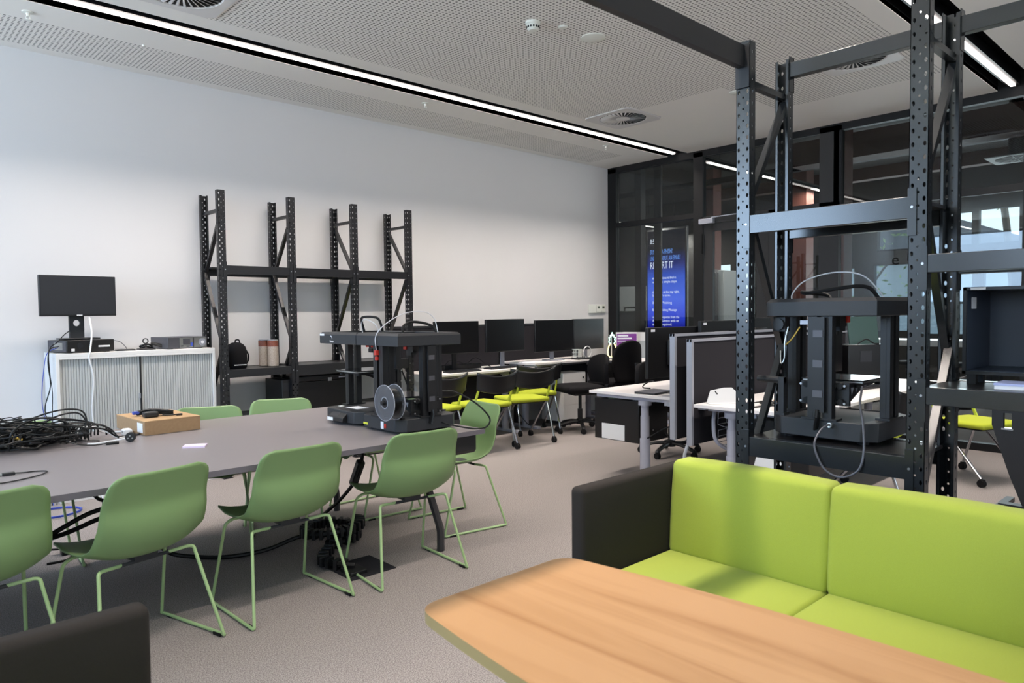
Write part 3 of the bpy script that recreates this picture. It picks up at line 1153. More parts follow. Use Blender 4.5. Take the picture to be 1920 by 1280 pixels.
def edge_x(yw, side):
    # yw = world y; outline swells a little towards the middle
    q = (yw - .45) / .9
    w_ = .325 - .075 * q * q
    return side * w_


ring = []
ys = [.9 - .09 * k for k in range(21)]
R_ = .06
for y in ys:
    ring.append((edge_x(.45 + y, 1), y))
for y in reversed(ys):
    ring.append((edge_x(.45 + y, -1), y))
ring = [Vector((*p, 0)) for p in ring]
# round the four corners
n_ = len(ring)
out = []
for i, p in enumerate(ring):
    a, b = ring[i - 1], ring[(i + 1) % n_]
    if i in (0, 20, 21, 41):
        u, v = (a - p).normalized(), (b - p).normalized()
        for j in range(9):
            t_ = j / 8
            out.append((p + u * R_) * (1 - t_) ** 2 + p * 2 * t_ * (1 - t_) + (p + v * R_) * t_ * t_)
    else:
        out.append(p)
poly = [(p.x, p.y) for p in out]
tp = MB()
n_ = len(poly)
tp.add([(u, v, .74) for u, v in poly], [tuple(range(n_))], 0)
tp.add([(u, v, .714) for u, v in poly], [tuple(range(n_ - 1, -1, -1))], 1)
tp.add([(u, v, .714) for u, v in poly] + [(u, v, .74) for u, v in poly], [(i, (i + 1) % n_, (i + 1) % n_ + n_, i + n_) for i in range(n_)], 1)
tp.build('tabletop', [M['oak'], M['oakedge']], wt, smooth=False)
for y in (.5, -.5):
    MB().cyl((0, y, .02), (0, y, .715), .035, n=20).build('column', M['tableleg'], wt)
    MB().box(-.25, y - .035, 0, .25, y + .035, .022).build('foot', M['tableleg'], wt, bevel=.004)
    MB().box(-.2, y - .05, .70, .2, y + .05, .7139).build('top_plate', M['tableleg'], wt, smooth=False)

# ------------------------------------------------------------------ long grey meeting table
mt = thing('meeting_table', 'long grey laminate meeting table with dark bent legs', 'table', (0, 0, 0))
tb = MB()
tb.box(-1.9, 3.2, .708, 2.76, 4.84, .7345, 1)
tb.box(-1.898, 3.202, .7345, 2.758, 4.838, .735, 0)
tb.build('tabletop', [M['tabletop'], M['tableedge']], mt, smooth=False)
for (x, sx_) in ((2.57, -1), (.3, -1), (-1.7, 1)):
    for (y, sy_) in ((3.40, 1), (4.64, -1)):
        if abs(x - .3) < .01:
            continue
        p = fillet([(x, y, 0), (x, y, .13), (x + sx_ * .16, y + sy_ * .05, .708)], .03, 3)
        MB().tube(p, .023, 8).build('leg', M['tableleg'], mt)
MB().box(-1.5, 3.6, .672, 2.42, 3.64, .708).box(-1.5, 4.4, .672, 2.42, 4.44, .708).build('frame_rail', M['tableleg'], mt, smooth=False)
pb = thing('power_box', 'black power box with blue light under the end of the grey table', 'power box', (2.60, 3.32, .645))
MB().prism([(-.085, -.03), (-.07, -.05), (.07, -.05), (.085, -.03), (.085, .063), (-.085, .063)], 'x', -.12, .12).build('body', M['plastic'], pb, bevel=.006)
MB().cyl((.1201, -.045, .0), (.1225, -.045, .0), .010, n=14).build('led', M['led'], pb)
MB().cyl((.12, -.045, .0), (.1222, -.045, .0), .006, n=14).build('button', M['plastic'], pb)

# ------------------------------------------------------------------ sage green sled chairs


def shell_mb():
    prof = [(.232, .418), (.222, .437), (.19, .446), (.12, .444), (.04, .436), (-.05, .428), (-.12, .430), (-.175, .447), (-.215, .49),
            (-.24, .55), (-.247, .60), (-.245, .645), (-.249, .675), (-.264, .72), (-.281, .765), (-.297, .803)]
    pr_ = spl([(0, y, z) for y, z in prof], 3)
    wid = [(0, .178), (.06, .205), (.2, .225), (.38, .236), (.5, .238), (.62, .238), (.78, .228), (.9, .218), (1, .205)]

    def W(s):
        for (a, wa), (b, wb) in zip(wid[:-1], wid[1:]):
            if s <= b:
                return wa + (wb - wa) * (s - a) / (b - a)
        return wid[-1][1]
    n = len(pr_)
    ds = [0]
    for i in range(1, n):
        ds.append(ds[-1] + (pr_[i] - pr_[i - 1]).length)
    T = ds[-1]
    rows = []
    nu = 18
    for i, p in enumerate(pr_):
        s = ds[i] / T
        tan = (pr_[min(i + 1, n - 1)] - pr_[max(i - 1, 0)]).normalized()
        nrm = Vector((0, tan.z, -tan.y))          # toward the sitter
        w = W(s)
        # rounded corners at the top of the back and the front of the seat
        dt, df = T - ds[i], ds[i]
        rc = .055
        if dt < rc:
            w -= rc - math.sqrt(max(0, rc * rc - (rc - dt) ** 2))
        if df < rc:
            w -= rc - math.sqrt(max(0, rc * rc - (rc - df) ** 2))
        dish = (.028 + .035 * max(0, 1 - abs(s - .5) / .3)) * (1 - .75 * max(0, (s - .7) / .3))
        row = []
        for j in range(nu + 1):
            u = -1 + 2 * j / nu
            lift = dish * abs(u) ** 2.6
            q = p + nrm * lift
            row.append((u * w, q.y, q.z))
        rows.append(row)
    return MB().grid(rows)


CHG = 'sage green sled-base chairs around the grey table'


def green_chair(label):
    t = thing('sled_chair', label, 'chair', (0, 0, 0), 0, CHG)
    o = shell_mb().build('seat_shell', M['shell'], t, solid=-.008, angle=60)
    o.location = (0, .035, 0)
    for s in (-1, 1):
        p = fillet([(s * .10, -.10, .405), (s * .19, -.115, .41), (s * .205, -.125, .405), (s * .262, -.245, .012), (s * .268, -.24, .010), (s * .258, .215, .010), (s * .252, .22, .012),
                    (s * .222, .12, .405), (s * .19, .115, .425), (s * .10, .11, .425)], .02, 4)
        leg = MB().tube(p, .0075, 8).build('leg', M['rod'], t)
        for y in (-.20, .165):
            MB().box(s * .262 - .008, y - .025, 0, s * .262 + .008, y + .025, .012).build('glide', M['rubber'], leg, smooth=False)
    MB().tube([(-.11, .11, .4245), (.11, .11, .4245)], .008, 8).tube([(-.11, -.10, .4045), (.11, -.10, .4045)], .008, 8).box(-.05, -.11, .408, .05, .12, .43).build('seat_mount', M['plastic2'], t)
    return t


g0 = None
for (x, y, rz, lab) in (
        (.30, 3.36, 8, 'sage green sled chair cut by the picture edge, beside the dark sofa'),
        (.865, 3.325, 14, 'nearest whole sage green chair, second along the near side of the grey table'),
        (1.55, 3.375, 3, 'sage green chair on the near side, in front of the black cable coil'),
        (2.245, 3.315, -5, 'sage green chair on the near side, in front of the front printer'),
        (2.985, 3.79, 82, 'sage green chair at the table end with its seat facing the table'),
        (2.79, 4.50, 88, 'sage green chair hidden behind the two printers, only legs and seat edge showing'),
        (2.24, 4.80, 156, 'sage green chair on the far side, back showing nearest the printers'),
        (1.70, 4.74, 158, 'sage green chair on the far side, back showing beside the cardboard box'),
        (.70, 4.83, 178, 'sage green chair on the far side, hidden behind the black cable heap')):
    if g0 is None:
        g0 = green_chair(lab)
        g0.location = (x, y, 0)
        g0.rotation_euler = (0, 0, R(rz))
    else:
        dup(g0, (x, y, 0), R(rz), lab)

# ------------------------------------------------------------------ 3D printers


def printer(name, label, loc, rotz, bed_z, group, arc):
    t = thing(name, label, '3D printer', loc, rotz, group)
    c, a = .05, .215
    octo = [(-a + c, -a), (a - c, -a), (a, -a + c), (a, a - c), (a - c, a), (-a + c, a), (-a, a - c), (-a, -a + c)]
    MB().prism(octo, 'z', .014, .088).build('base', M['plastic2'], t, bevel=.004)
    for x in (-.15, .15):
        for y in (-.15, .15):
            MB().cyl((x, y, 0), (x, y, .015), .022, n=12).build('foot', M['rubber'], t)
    # control wedge with sloped screen
    w = MB().prism([(-a - .035, .02), (-a - .035, .045), (-a + .03, .094), (-a + .03, .02)], 'x', -.10, .085)
    w = w.build('control_panel', M['plastic'], t, bevel=.003)
    MB().add([(-.085, -a - .026, .0525), (.01, -a - .026, .0525), (.01, -a + .018, .0865), (-.085, -a + .018, .0865)], [(0, 1, 2, 3)]).build('panel_screen', M['screengrey'], w, smooth=False, solid=.001)
    # columns of twin extrusions
    for (x, y, dx, dy) in ((-.195, .0, 0, .05), (.195, .0, 0, .05), (0, .195, .05, 0)):
        col = MB()
        for s in (-1, 1):
            px, py = x + s * dx * .62, y + s * dy * .62
            col.box(px - .019, py - .019, .088, px + .019, py + .019, .506)
            for q in (-1, 1):
                col.box(px + q * .019 - .001, py - .004, .09, px + q * .019 + .001, py + .004, .5)
                col.box(px - .004, py + q * .019 - .001, .09, px + .004, py + q * .019 + .001, .5)
        o = col.build('column', M['plastic'], t, smooth=False)
        MB().box(x - .028 - dx * .9, y - .028 - dy * .9, .088, x + .028 + dx * .9, y + .028 + dy * .9, .096).build('column_foot', M['plastic'], o, smooth=False)
    # top frame: ring with a bevelled lip
    b = .225
    for (x0, y0, x1, y1) in ((-b, -b, b, -b + .05), (-b, b - .05, b, b), (-b, -b + .05, -b + .05, b - .05), (b - .05, -b + .05, b, b - .05)):
        pass
    rows = []
    for (s, z) in ((b - .004, .503), (b, .506), (b, .562), (b - .012, .576), (b - .055, .576), (b - .055, .506)):
        rows.append([(-s, -s, z), (s, -s, z), (s, s, z), (-s, s, z)])
    MB().grid(rows + [rows[0]], closed_u=True).build('top_frame', M['plastic2'], t, smooth=False)
    # gantry rails and hot end
    gx = MB().box(-.17, -.18, .508, -.15, .18, .53).box(.15, -.18, .508, .17, .18, .53).box(-.16, .06, .512, .16, .08, .532)
    gx.build('gantry', M['plastic'], t, smooth=False)
    he = MB().box(-.03, .02, .46, .03, .09, .53).box(-.02, .01, .44, .02, .06, .465).cyl((0, .04, .425), (0, .04, .44), .004, .008, n=10)
    he = he.build('print_head', M['plastic'], t, smooth=False)
    MB().box(-.036, .0, .475, -.028, .03, .505).box(.028, .0, .475, .036, .03, .505).build('red_lever', M['red'], he, smooth=False)
    # bed on cantilever arms
    arm = MB()
    for s in (-1, 1):
        x = s * .085
        arm.prism([(.16, bed_z - .10), (.16, bed_z - .012), (-.13, bed_z - .012), (-.13, bed_z - .028), (.0, bed_z - .04)], 'x', x - .003, x + .003)
    arm.box(-.1, .15, bed_z - .10, .1, .166, bed_z - .008)
    arm.box(-.09, -.13, bed_z - .024, .09, -.11, bed_z - .012)
    arm = arm.build('bed_bracket', M['plastic'], t, smooth=False)
    for s in (-1, 1):
        hl = MB()
        for k in range(4):
            y = .12 - k * .045
            hl.add([(s * .0885, y, bed_z - .03), (s * .0885, y - .03, bed_z - .03), (s * .0885, y - .008, bed_z - .06 + k * .008)], [(0, 1, 2)])
        hl.build('bracket_cutout', M['alu'], arm, smooth=False, solid=.0006)
    for x in (-.07, -.045, .045, .07):
        for z in (bed_z - .085, bed_z - .02):
            MB().cyl((x, .166, z), (x, .185, z), .013, n=12).build('carriage_wheel', M['rubber'], t)
    sc = MB()
    for x in (-.09, .09):
        for z in (bed_z - .088, bed_z - .018):
            sc.cyl((x, .186, z), (x, .19, z), .005, n=8)
    sc.build('screw', M['zinc'], t)
    bd = MB().box(-.13, -.17, bed_z - .006, .13, .10, bed_z).build('print_bed', M['bedglass'], t, bevel=.002)
    MB().box(-.125, -.165, bed_z - .012, .125, .095, bed_z - .0062).build('bed_heater', M['steel'], bd, smooth=False)
    kn = MB()
    for x in (-.1, .1):
        for y in (-.14, .07):
            kn.cyl((x, y, bed_z - .032), (x, y, bed_z - .022), .014, n=12)
    kn.build('levelling_knob', M['rubber'], t)
    # flat cable duct down the rear column
    du = MB().box(-.026, .222, .12, .026, .232, .50)
    du.tube([(0, .227, .13), (0, .232, .10), (.01, .225, .05)], .02, 8, flat=.35)
    du = du.build('cable_duct', M['plastic'], t, smooth=False)
    cp = MB()
    for z in (.18, .30, .42):
        cp.box(-.02, .232, z, .02, .2345, z + .028)
    cp.build('duct_clip', M['casegrey'], du, smooth=False)
    MB().tube(spl(arc[0], 8), .008, 8).build('umbilical', M['rubber'], t)
    MB().tube(spl(arc[1], 8), .0028, 8).build('feed_tube', M['ptfe'], t)
    return t


PG = 'black 3D printers'
z0 = .735
# rear printer: front turned to the window side
p1 = printer('printer', 'black printer with logo and raised bed, standing behind the other one on the grey table', (2.475, 4.015, z0), -PI / 2, .335, PG,
             [[(.10, .05, .54), (.12, .02, .62), (.10, .0, .665), (-.02, -.02, .67), (-.08, -.0, .645), (-.09, .03, .56)],
              [(.10, .02, .55), (.09, .0, .62), (.0, -.02, .655), (-.08, -.0, .63), (-.1, .02, .55)]])
fm = frame((0, -.2262, 0), (1, 0, 0), (0, 0, 1))
lettering([('Ender', -.093, .513, .020)], 'lettering', M['paper'], p1, fm)
lg = MB()
lg.add([(-.088, -.2262, .552), (-.076, -.2262, .556), (-.064, -.2262, .546), (-.062, -.2262, .536), (-.068, -.2262, .529), (-.067, -.2262, .539), (-.074, -.2262, .546)], [tuple(range(7))])
lg.build('logo', M['paper'], p1, smooth=False)
MB().box(-.222, -.2262, .553, -.165, -.2255, .566).build('label', M['paper'], p1, smooth=False)
MB().box(-.10, -.2512, .022, -.03, -.2505, .042).build('asset_label', M['paper'], p1, smooth=False)
MB().box(-.185, -.13, .0885, -.145, -.10, .0892).box(-.08, -.13, .0885, .06, -.04, .0892).build('paper_label', M['paper'], p1, smooth=False)
# front printer: rear turned to the camera side
p2 = printer('printer', 'black printer with a filament spool on its side, nearest the end of the grey table', (2.475, 3.57, z0), PI, .20, PG,
             [[(-.13, .12, .56), (-.11, .09, .615), (0, .06, .64), (.10, .1, .615), (.13, .14, .56)],
              [(.22, -.005, .47), (.232, .01, .56), (.19, .05, .63), (.06, .05, .69), (-.08, .05, .70), (-.15, .06, .66), (-.165, .08, .57)]])
MB().box(.2145, -.17, .03, .2155, -.12, .043).build('yellow_label', M['yellow'], p2, smooth=False)
MB().box(.2145, .02, .022, .2155, .05, .065).build('white_label', M['paper'], p2, smooth=False)
MB().box(.2145, .06, .03, .218, .078, .055).build('power_switch', M['red'], p2, smooth=False)
MB().box(.212, -.012, .45, .232, .008, .478).box(.212, -.012, .42, .226, .004, .44).build('filament_sensor', M['red'], p2, smooth=False)
so = MB().box(.17, .15, .088, .21, .205, .10).box(.19, .165, .09, .205, .205, .21).cyl((.19, .187, .193), (.315, .187, .193), .012, n=12).build('spool_arm', M['plastic'], p2, smooth=False)
MB().tube(spl([(-.10, .20, .23), (-.16, .25, .22), (-.26, .32, .15), (-.33, .36, .06), (-.30, .36, .008), (-.22, .34, .006), (-.12, .26, .03), (-.08, .215, .05)], 8), .005, 8).build('data_cable', M['cable'], p2)
# spool on the front printer
sp_ = thing('filament_spool', 'clear spool of black filament on the front printer', 'spool', (2.215, 3.383, z0 + .193))
mm = Matrix.Rotation(PI / 2, 3, 'Y')
for x in (-.034, .034):
    fl = MB()
    n = 40
    ro, ri = .1, .027
    for (r0, r1) in ((ri, ro),):
        fl.lathe([(ri, -.0015), (ro, -.0015), (ro, .0015), (ri, .0015), (ri, -.0015)], (x, 0, 0), n, m=mm)
    fl.build('flange', M['clearplastic'], sp_)
    MB().lathe([(.099, -.002), (.1015, -.002), (.1015, .002), (.099, .002), (.099, -.002)], (x, 0, 0), n, m=mm).lathe([(.03, -.002), (.034, -.002), (.034, .002), (.03, .002), (.03, -.002)], (x, 0, 0), n, m=mm).build('flange_rim', M['alu'], sp_)
fb = MB()
prof = [(.03, -.032)]
for k in range(17):
    prof += [(.074, -.032 + .004 * k), (.0765, -.030 + .004 * k)]
prof = [p for p in prof if p[1] <= .032] + [(.03, .032)]
fb.lathe(prof, (0, 0, 0), 40, m=mm).build('filament_coil', M['filament'], sp_)
MB().lathe([(.0125, -.036), (.027, -.036), (.03, -.03), (.03, .03), (.027, .036), (.0125, .036)], (0, 0, 0), 28, m=mm).build('hub', M['plastic'], sp_)
# printer on the rack shelf
p3 = printer('printer', 'black printer on the lower shelf of the tall rack, seen from behind', (3.225, 1.316, .863), PI / 2, .245, PG,
             [[(-.16, -.0, .56), (-.12, .05, .62), (-.02, .10, .615), (.10, .1, .60), (.15, .05, .605), (.12, .0, .60), (.06, .0, .59), (.03, .03, .56)],
              [(.17, .10, .56), (.175, .09, .60), (.13, .06, .655), (.02, .02, .685), (-.09, .0, .665), (-.16, -.05, .57)]])
ar = MB().box(.16, .15, .088, .20, .195, .098).box(.165, .16, .09, .19, .19, .248)
ar.cyl((.165, .175, .235), (.29, .175, .235), .014, n=14).build('spool_arm', M['plastic2'], p3, smooth=False)
MB().tube(spl([(-.05, .222, .07), (-.05, .25, .075), (-.035, .285, .055), (-.03, .325, .0), (-.07, .33, -.08), (-.135, .33, -.105), (-.20, .33, -.07), (-.215, .315, .0), (-.20, .285, .1), (-.175, .25, .17), (-.16, .19, .23)], 8), .0045, 8).build('data_cable', M['casegrey'], p3)
MB().cyl((-.05, .213, .069), (-.05, .236, .073), .010, n=12).build('connector', M['steel'], p3)
mo = MB().box(.162, .14, .44, .215, .185, .50).cyl((.188, .185, .47), (.188, .197, .47), .024, n=18).build('stepper_motor', M['plastic'], p3, smooth=False)
MB().box(.05, .16, .47, .09, .20, .487).build('motor_bracket', M['alu'], p3, smooth=False)
MB().tube(spl([(.14, .2, .46), (.15, .21, .40), (.15, .215, .33), (.165, .215, .31), (.175, .2, .36)], 6), .003, 6).build('steel_wire', M['steel'], p3)
MB().tube(spl([(.09, .2, .46), (.12, .21, .41), (.145, .215, .385)], 6), .0035, 6).build('yellow_wire', M['gold'], p3)
p3.scale = (1.03, 1.03, 1.055)
# ------------------------------------------------------------------ tambour cabinet and what stands on it
cab = thing('tambour_cabinet', 'white low cabinet with grey roller shutters against the white wall', 'cabinet', (1.155, 6.30, 0))
b = MB()
b.box(0, 0, 1.118, 1.19, .43, 1.146).box(0, 0, 0, .024, .43, 1.118).box(1.166, 0, 0, 1.19, .43, 1.118)
b.box(.024, .41, .05, 1.166, .43, 1.118).box(.024, .0, 0, 1.166, .41, .06)
b.box(.024, .0, 1.10, 1.166, .02, 1.118)
b.build('carcass', M['white'], cab, bevel=.002, smooth=False)
for x0, x1 in ((.026, .588), (.598, 1.164)):
    tm = MB()
    n = int((x1 - x0) / .0185)
    st_ = (x1 - x0) / n
    pts = []
    for k in range(n):
        a = x0 + k * st_
        pts += [(a, .026), (a + st_ * .15, .019), (a + st_ * .85, .019), (a + st_, .026)]
    poly = pts + [(x1, .035), (x0, .035)]
    tm.prism(poly, 'z', .06, 1.10)
    tm.build('shutter', M['tambour'], cab, smooth=False)
MB().box(.588, .012, .06, .598, .03, 1.10).build('closing_strip', M['tambour_dark'], cab, smooth=False)
MB().box(.576, .010, .76, .588, .02, .80).build('lock', M['alu'], cab, smooth=False)

pc = thing('desktop_pc', 'black small desktop PC lying flat under the monitor on the white cabinet', 'computer', (1.385, 6.50, 1.146), R(15))
MB().box(-.195, -.145, .004, .165, .15, .100).build('case', M['plastic'], pc, bevel=.004)
MB().box(-.1965, -.13, .012, -.1945, .135, .094).build('rear_panel', M['casegrey'], pc, smooth=False)
MB().box(-.1975, -.08, .025, -.196, .05, .08).build('port_block', M['steel'], pc, smooth=False)
MB().box(.04, -.1465, .04, .13, -.1448, .054).box(-.165, -.1465, .015, -.14, -.1448, .035).build('label', M['paper'], pc, smooth=False)
MB().cyl((-.10, -.1448, .055), (-.10, -.147, .055), .022, n=20).build('vent', M['screengrey'], pc)
MB().box(-.17, -.12, 0, -.14, .12, .005).box(.11, -.12, 0, .14, .12, .005).build('foot', M['rubber'], pc, smooth=False)


def monitor(name, label, loc, rotz, w, h, zb, group, back=False, stand='slim', tint='screen', base_z=0.0, logo=False, sticker=False):
    """zb = height of the panel's lower edge above the stand foot; screen faces -Y"""
    t = thing(name, label, 'monitor', loc, rotz, group)
    MB().box(-w / 2, -.012, zb, w / 2, .022, zb + h).build('housing', M['plastic'], t, bevel=.004)
    MB().box(-w / 2 + .006, -.0135, zb + .014, w / 2 - .006, -.0115, zb + h - .006).build('screen', M[tint], t, smooth=False)
    if sticker:
        MB().box(w / 2 - .085, .0215, zb + h - .035, w / 2 - .035, .0232, zb + h - .015).build('label', M['paper'], t, smooth=False)
    MB().box(-.12, .022, zb + h * .25, .12, .05, zb + h * .75).build('rear_cover', M['plastic'], t, bevel=.01)
    if stand == 'hole':
        pl = MB()
        r_, n = .026, 20
        zc = zb - .055
        out = [(-.052, .006), (.052, .006), (.052, zc), (.052, zb + .12), (-.052, zb + .12), (-.052, zc)]
        ring = [(r_ * math.cos(2 * PI * i / n), zc + r_ * math.sin(2 * PI * i / n)) for i in range(n)]

        def outer(i):
            a = 2 * PI * i / n
            c, s = math.cos(a), math.sin(a)
            k = .052 / max(abs(c), abs(s) * .052 / .06)
            return (c * k, zc + s * k)
        for y, d in ((.05, 1), (.075, -1)):
            vs = [(u, y, v) for u, v in ring] + [(outer(i)[0], y, outer(i)[1]) for i in range(n)]
            pl.add(vs, [(i, (i + 1) % n, (i + 1) % n + n, i + n) for i in range(n)])
        pl.add([(u, .05, v) for u, v in ring] + [(u, .075, v) for u, v in ring], [(i, (i + 1) % n, (i + 1) % n + n, i + n) for i in range(n)])
        pl.box(-.052, .05, .008, .052, .075, zc - .06).box(-.052, .05, zc + .06, .052, .075, zb + .14)
        pl.box(-.0525, .05, zc - .061, -.05, .075, zc + .061).box(.05, .05, zc - .061, .0525, .075, zc + .061)
        pl.build('stand_column', M['plastic2'], t, smooth=False)
        MB().box(-.13, -.06, 0, .13, .12, .010).build('stand_base', M['plastic'], t, bevel=.003)
    else:
        MB().box(-.03, .045, .008, .03, .062, zb + h * .5).build('stand_column', M['alu'] if stand == 'alu' else M['plastic'], t, smooth=False)
        MB().box(-.12, -.06, 0, .12, .11, .010).build('stand_base', M['alu'] if stand == 'alu' else M['plastic'], t, bevel=.003)
    if logo:
        MB().box(-.02, -.0145, zb + .004, .02, -.0118, zb + .011).build('logo', M['paper'], t, smooth=False)
    return t


monitor('monitor', 'black monitor on a pierced stand, on top of the small PC on the white cabinet', (1.355, 6.47, 1.25), R(7), .545, .318, .182, 'black computer monitors', stand='hole', tint='screengrey', logo=True)
oc = thing('desktop_pc', 'opened grey desktop PC with bare metal front at the end of the white cabinet', 'computer', (2.11, 6.50, 1.146), R(9))
MB().box(-.16, -.13, .004, .185, .17, .10).build('case', M['casegrey'], oc, bevel=.003)
fr = MB().box(-.06, -.134, .008, .18, -.1295, .094).build('front_plate', M['steel'], oc, smooth=False)
MB().box(-.03, -.137, .035, .03, -.1335, .085).build('drive_bay', M['casegrey'], oc, smooth=False)
MB().box(.058, -.138, .01, .064, -.1335, .092).box(.0, -.1365, .016, .025, -.1335, .024).box(-.05, -.1365, .02, -.03, -.1335, .028).build('port', M['tambour_dark'], oc, smooth=False)
MB().cyl((.14, -.134, .052), (.14, -.138, .052), .033, n=24).build('fan_grille', M['alu'], oc)
MB().cyl((.14, -.138, .052), (.14, -.1395, .052), .014, n=18).build('fan_hub', M['paper'], oc)
MB().box(.035, -.137, .02, .055, -.1335, .05).build('sticker', M['bluecable'], oc, smooth=False)
MB().box(-.14, -.1, 0, -.1, .14, .005).box(.12, -.1, 0, .16, .14, .005).build('foot', M['rubber'], oc, smooth=False)

bc = MB()
bc.tube(spl([(1.36, 6.56, 1.34), (1.27, 6.5, 1.30), (1.19, 6.42, 1.23), (1.135, 6.38, 1.19), (1.115, 6.36, 1.08), (1.125, 6.36, .9), (1.08, 6.33, .72), (1.12, 6.3, .5), (1.10, 6.3, .012), (1.05, 6.2, .006)], 6), .004, 6)
o = bc.build('display_cable', M['cable'])
tag(o, 'black cable running from the pierced monitor stand down the cabinet side', 'cable')
o = MB().tube(spl([(1.20, 6.41, 1.2), (1.13, 6.38, 1.17), (1.125, 6.36, 1.0), (1.137, 6.36, .85), (1.13, 6.34, .6), (1.16, 6.3, .3), (1.12, 6.25, .008)], 6), .003, 6).build('power_cable', M['cable'])
tag(o, 'thin black cable hanging nearest the side of the white cabinet', 'cable')
o = MB().tube(spl([(1.20, 6.44, 1.19), (1.12, 6.40, 1.15), (1.085, 6.37, 1.0), (1.07, 6.37, .78), (1.09, 6.33, .55), (1.08, 6.3, .2), (1.1, 6.25, .007)], 6), .003, 6).build('network_cable', M['bluecable'])
tag(o, 'thin blue cable hanging beside the white cabinet', 'cable')
o = MB().tube(spl([(1.42, 6.44, 1.42), (1.415, 6.36, 1.30), (1.385, 6.293, 1.16), (1.375, 6.284, 1.1), (1.40, 6.286, .95), (1.385, 6.286, .72), (1.39, 6.28, .55), (1.40, 6.25, .3), (1.42, 6.2, .012), (1.5, 6.1, .008)], 6), .0062, 8).build('monitor_cable', M['whitecable'])
tag(o, 'white cable hanging from the monitor down over the roller shutters', 'cable')
o = MB().tube(spl([(1.57, 6.56, 1.215), (1.60, 6.55, 1.23), (1.66, 6.53, 1.215), (1.70, 6.50, 1.155), (1.64, 6.46, 1.151), (1.58, 6.45, 1.151), (1.72, 6.42, 1.15), (1.78, 6.43, 1.151)], 6), .0028, 6).build('thin_cable', M['casegrey'])
tag(o, 'thin grey looped cable on the white cabinet beside the small PC', 'cable')
o = MB().box(1.60, 6.40, 1.146, 1.74, 6.47, 1.158).build('power_brick', M['plastic'], bevel=.003)
tag(o, 'flat black brick on the white cabinet next to the small PC', 'power brick')
t = thing('webcam', 'black webcam with curled lead lying mid-top of the white cabinet', 'webcam', (1.845, 6.47, 1.146))
MB().tube(spl([(-.05, 0, .012), (-.02, -.02, .03), (.02, .0, .02), (.05, .02, .012), (-.01, .03, .012), (-.05, .01, .03), (0, -.02, .045), (.04, .0, .03)], 6), .008, 8).build('lead', M['cable'], t)
MB().lathe([(.016, -.004), (.024, -.004), (.024, .004), (.016, .004), (.016, -.004)], (-.01, 0, .073), 20, m=Matrix.Rotation(PI / 2, 3, 'X')).cyl((-.012, 0, .03), (-.01, 0, .052), .006, n=8).build('ring', M['plastic'], t)
MB().cyl((.03, .0, .055), (.17, -.02, .012), .014, .016, n=12).build('arm', M['plastic'], t)
MB().box(-.07, -.035, 0, .06, .04, .012).build('base', M['plastic'], t, bevel=.004)

# things on the wall rack
bg_ = thing('black_bag', 'black domed bag with top loop on the lower shelf of the wall rack', 'bag', (2.585, 6.44, .948))
rb = MB()
rows = []
n = 20
for z, a, b_ in ((0, .075, .09), (.02, .082, .10), (.08, .084, .10), (.15, .082, .098), (.19, .074, .088), (.215, .058, .068), (.23, .034, .04), (.236, .0, .0)):
    rows.append([(a * math.copysign(abs(math.cos(2 * PI * i / n)) ** .7, math.cos(2 * PI * i / n)), b_ * math.copysign(abs(math.sin(2 * PI * i / n)) ** .7, math.sin(2 * PI * i / n)), z) for i in range(n)])
rb.grid(rows, closed_u=True).build('body', M['mesh'], bg_, angle=60)
MB().tube(spl([(-.02, -.03, .228), (-.015, -.03, .255), (.015, -.03, .255), (.02, -.03, .228)], 5), .006, 8).build('loop', M['mesh'], bg_)
MB().box(-.06, -.1025, .03, .05, -.098, .037).build('trim_line', M['paper'], bg_, smooth=False)
MB().tube(spl([(.078, -.03, .16), (.098, -.03, .12), (.098, -.03, .07), (.08, -.03, .04)], 5), .007, 6).build('side_strap', M['mesh'], bg_)
for i, (x, y, lab) in enumerate(((2.885, 6.53, 'tall beige can with red-brown top, rear one of the pair on the wall rack'), (2.925, 6.42, 'tall beige can with red-brown top, front one of the pair on the wall rack'))):
    t = thing('drink_can', lab, 'can', (x, y, .948), 0, 'pair of beige cans on the wall rack')
    MB().lathe([(0, 0), (.046, 0), (.049, .004), (.049, .20), (0, .20)], n=24).build('body', M['can'], t)
    MB().lathe([(.0495, .185), (.0495, .235), (.0455, .24), (.0495, .185)], n=24).build('band', M['canred'], t)
    MB().lathe([(0, .236), (.046, .236), (.048, .245), (.045, .247), (0, .243)], n=24).build('lid', M['alu'], t)
cs_ = thing('equipment_case', 'large black case with small latch on the low shelf of the wall rack', 'case', (3.40, 6.47, .522))
MB().box(-.33, -.2, 0, .33, .2, .27).build('body', M['screen'], cs_, bevel=.008)
MB().box(-.332, -.202, .272, .332, .202, .318).build('lid', M['screen'], cs_, bevel=.006)
MB().box(.00, -.209, .262, .04, -.2005, .295).build('latch', M['zinc'], cs_, smooth=False)
MB().box(.12, -.204, .288, .21, -.2015, .297).build('label', M['alu'], cs_, smooth=False)
t = thing('black_tower', 'black tower unit between the black case and the rack post, low on the wall rack', 'computer', (3.0, 6.46, .522))
MB().box(-.06, -.18, 0, .045, .18, .30).build('case', M['plastic'], t, bevel=.004)
MB().box(-.05, -.1815, .2, .035, -.179, .27).build('drive_bay', M['screengrey'], t, smooth=False)

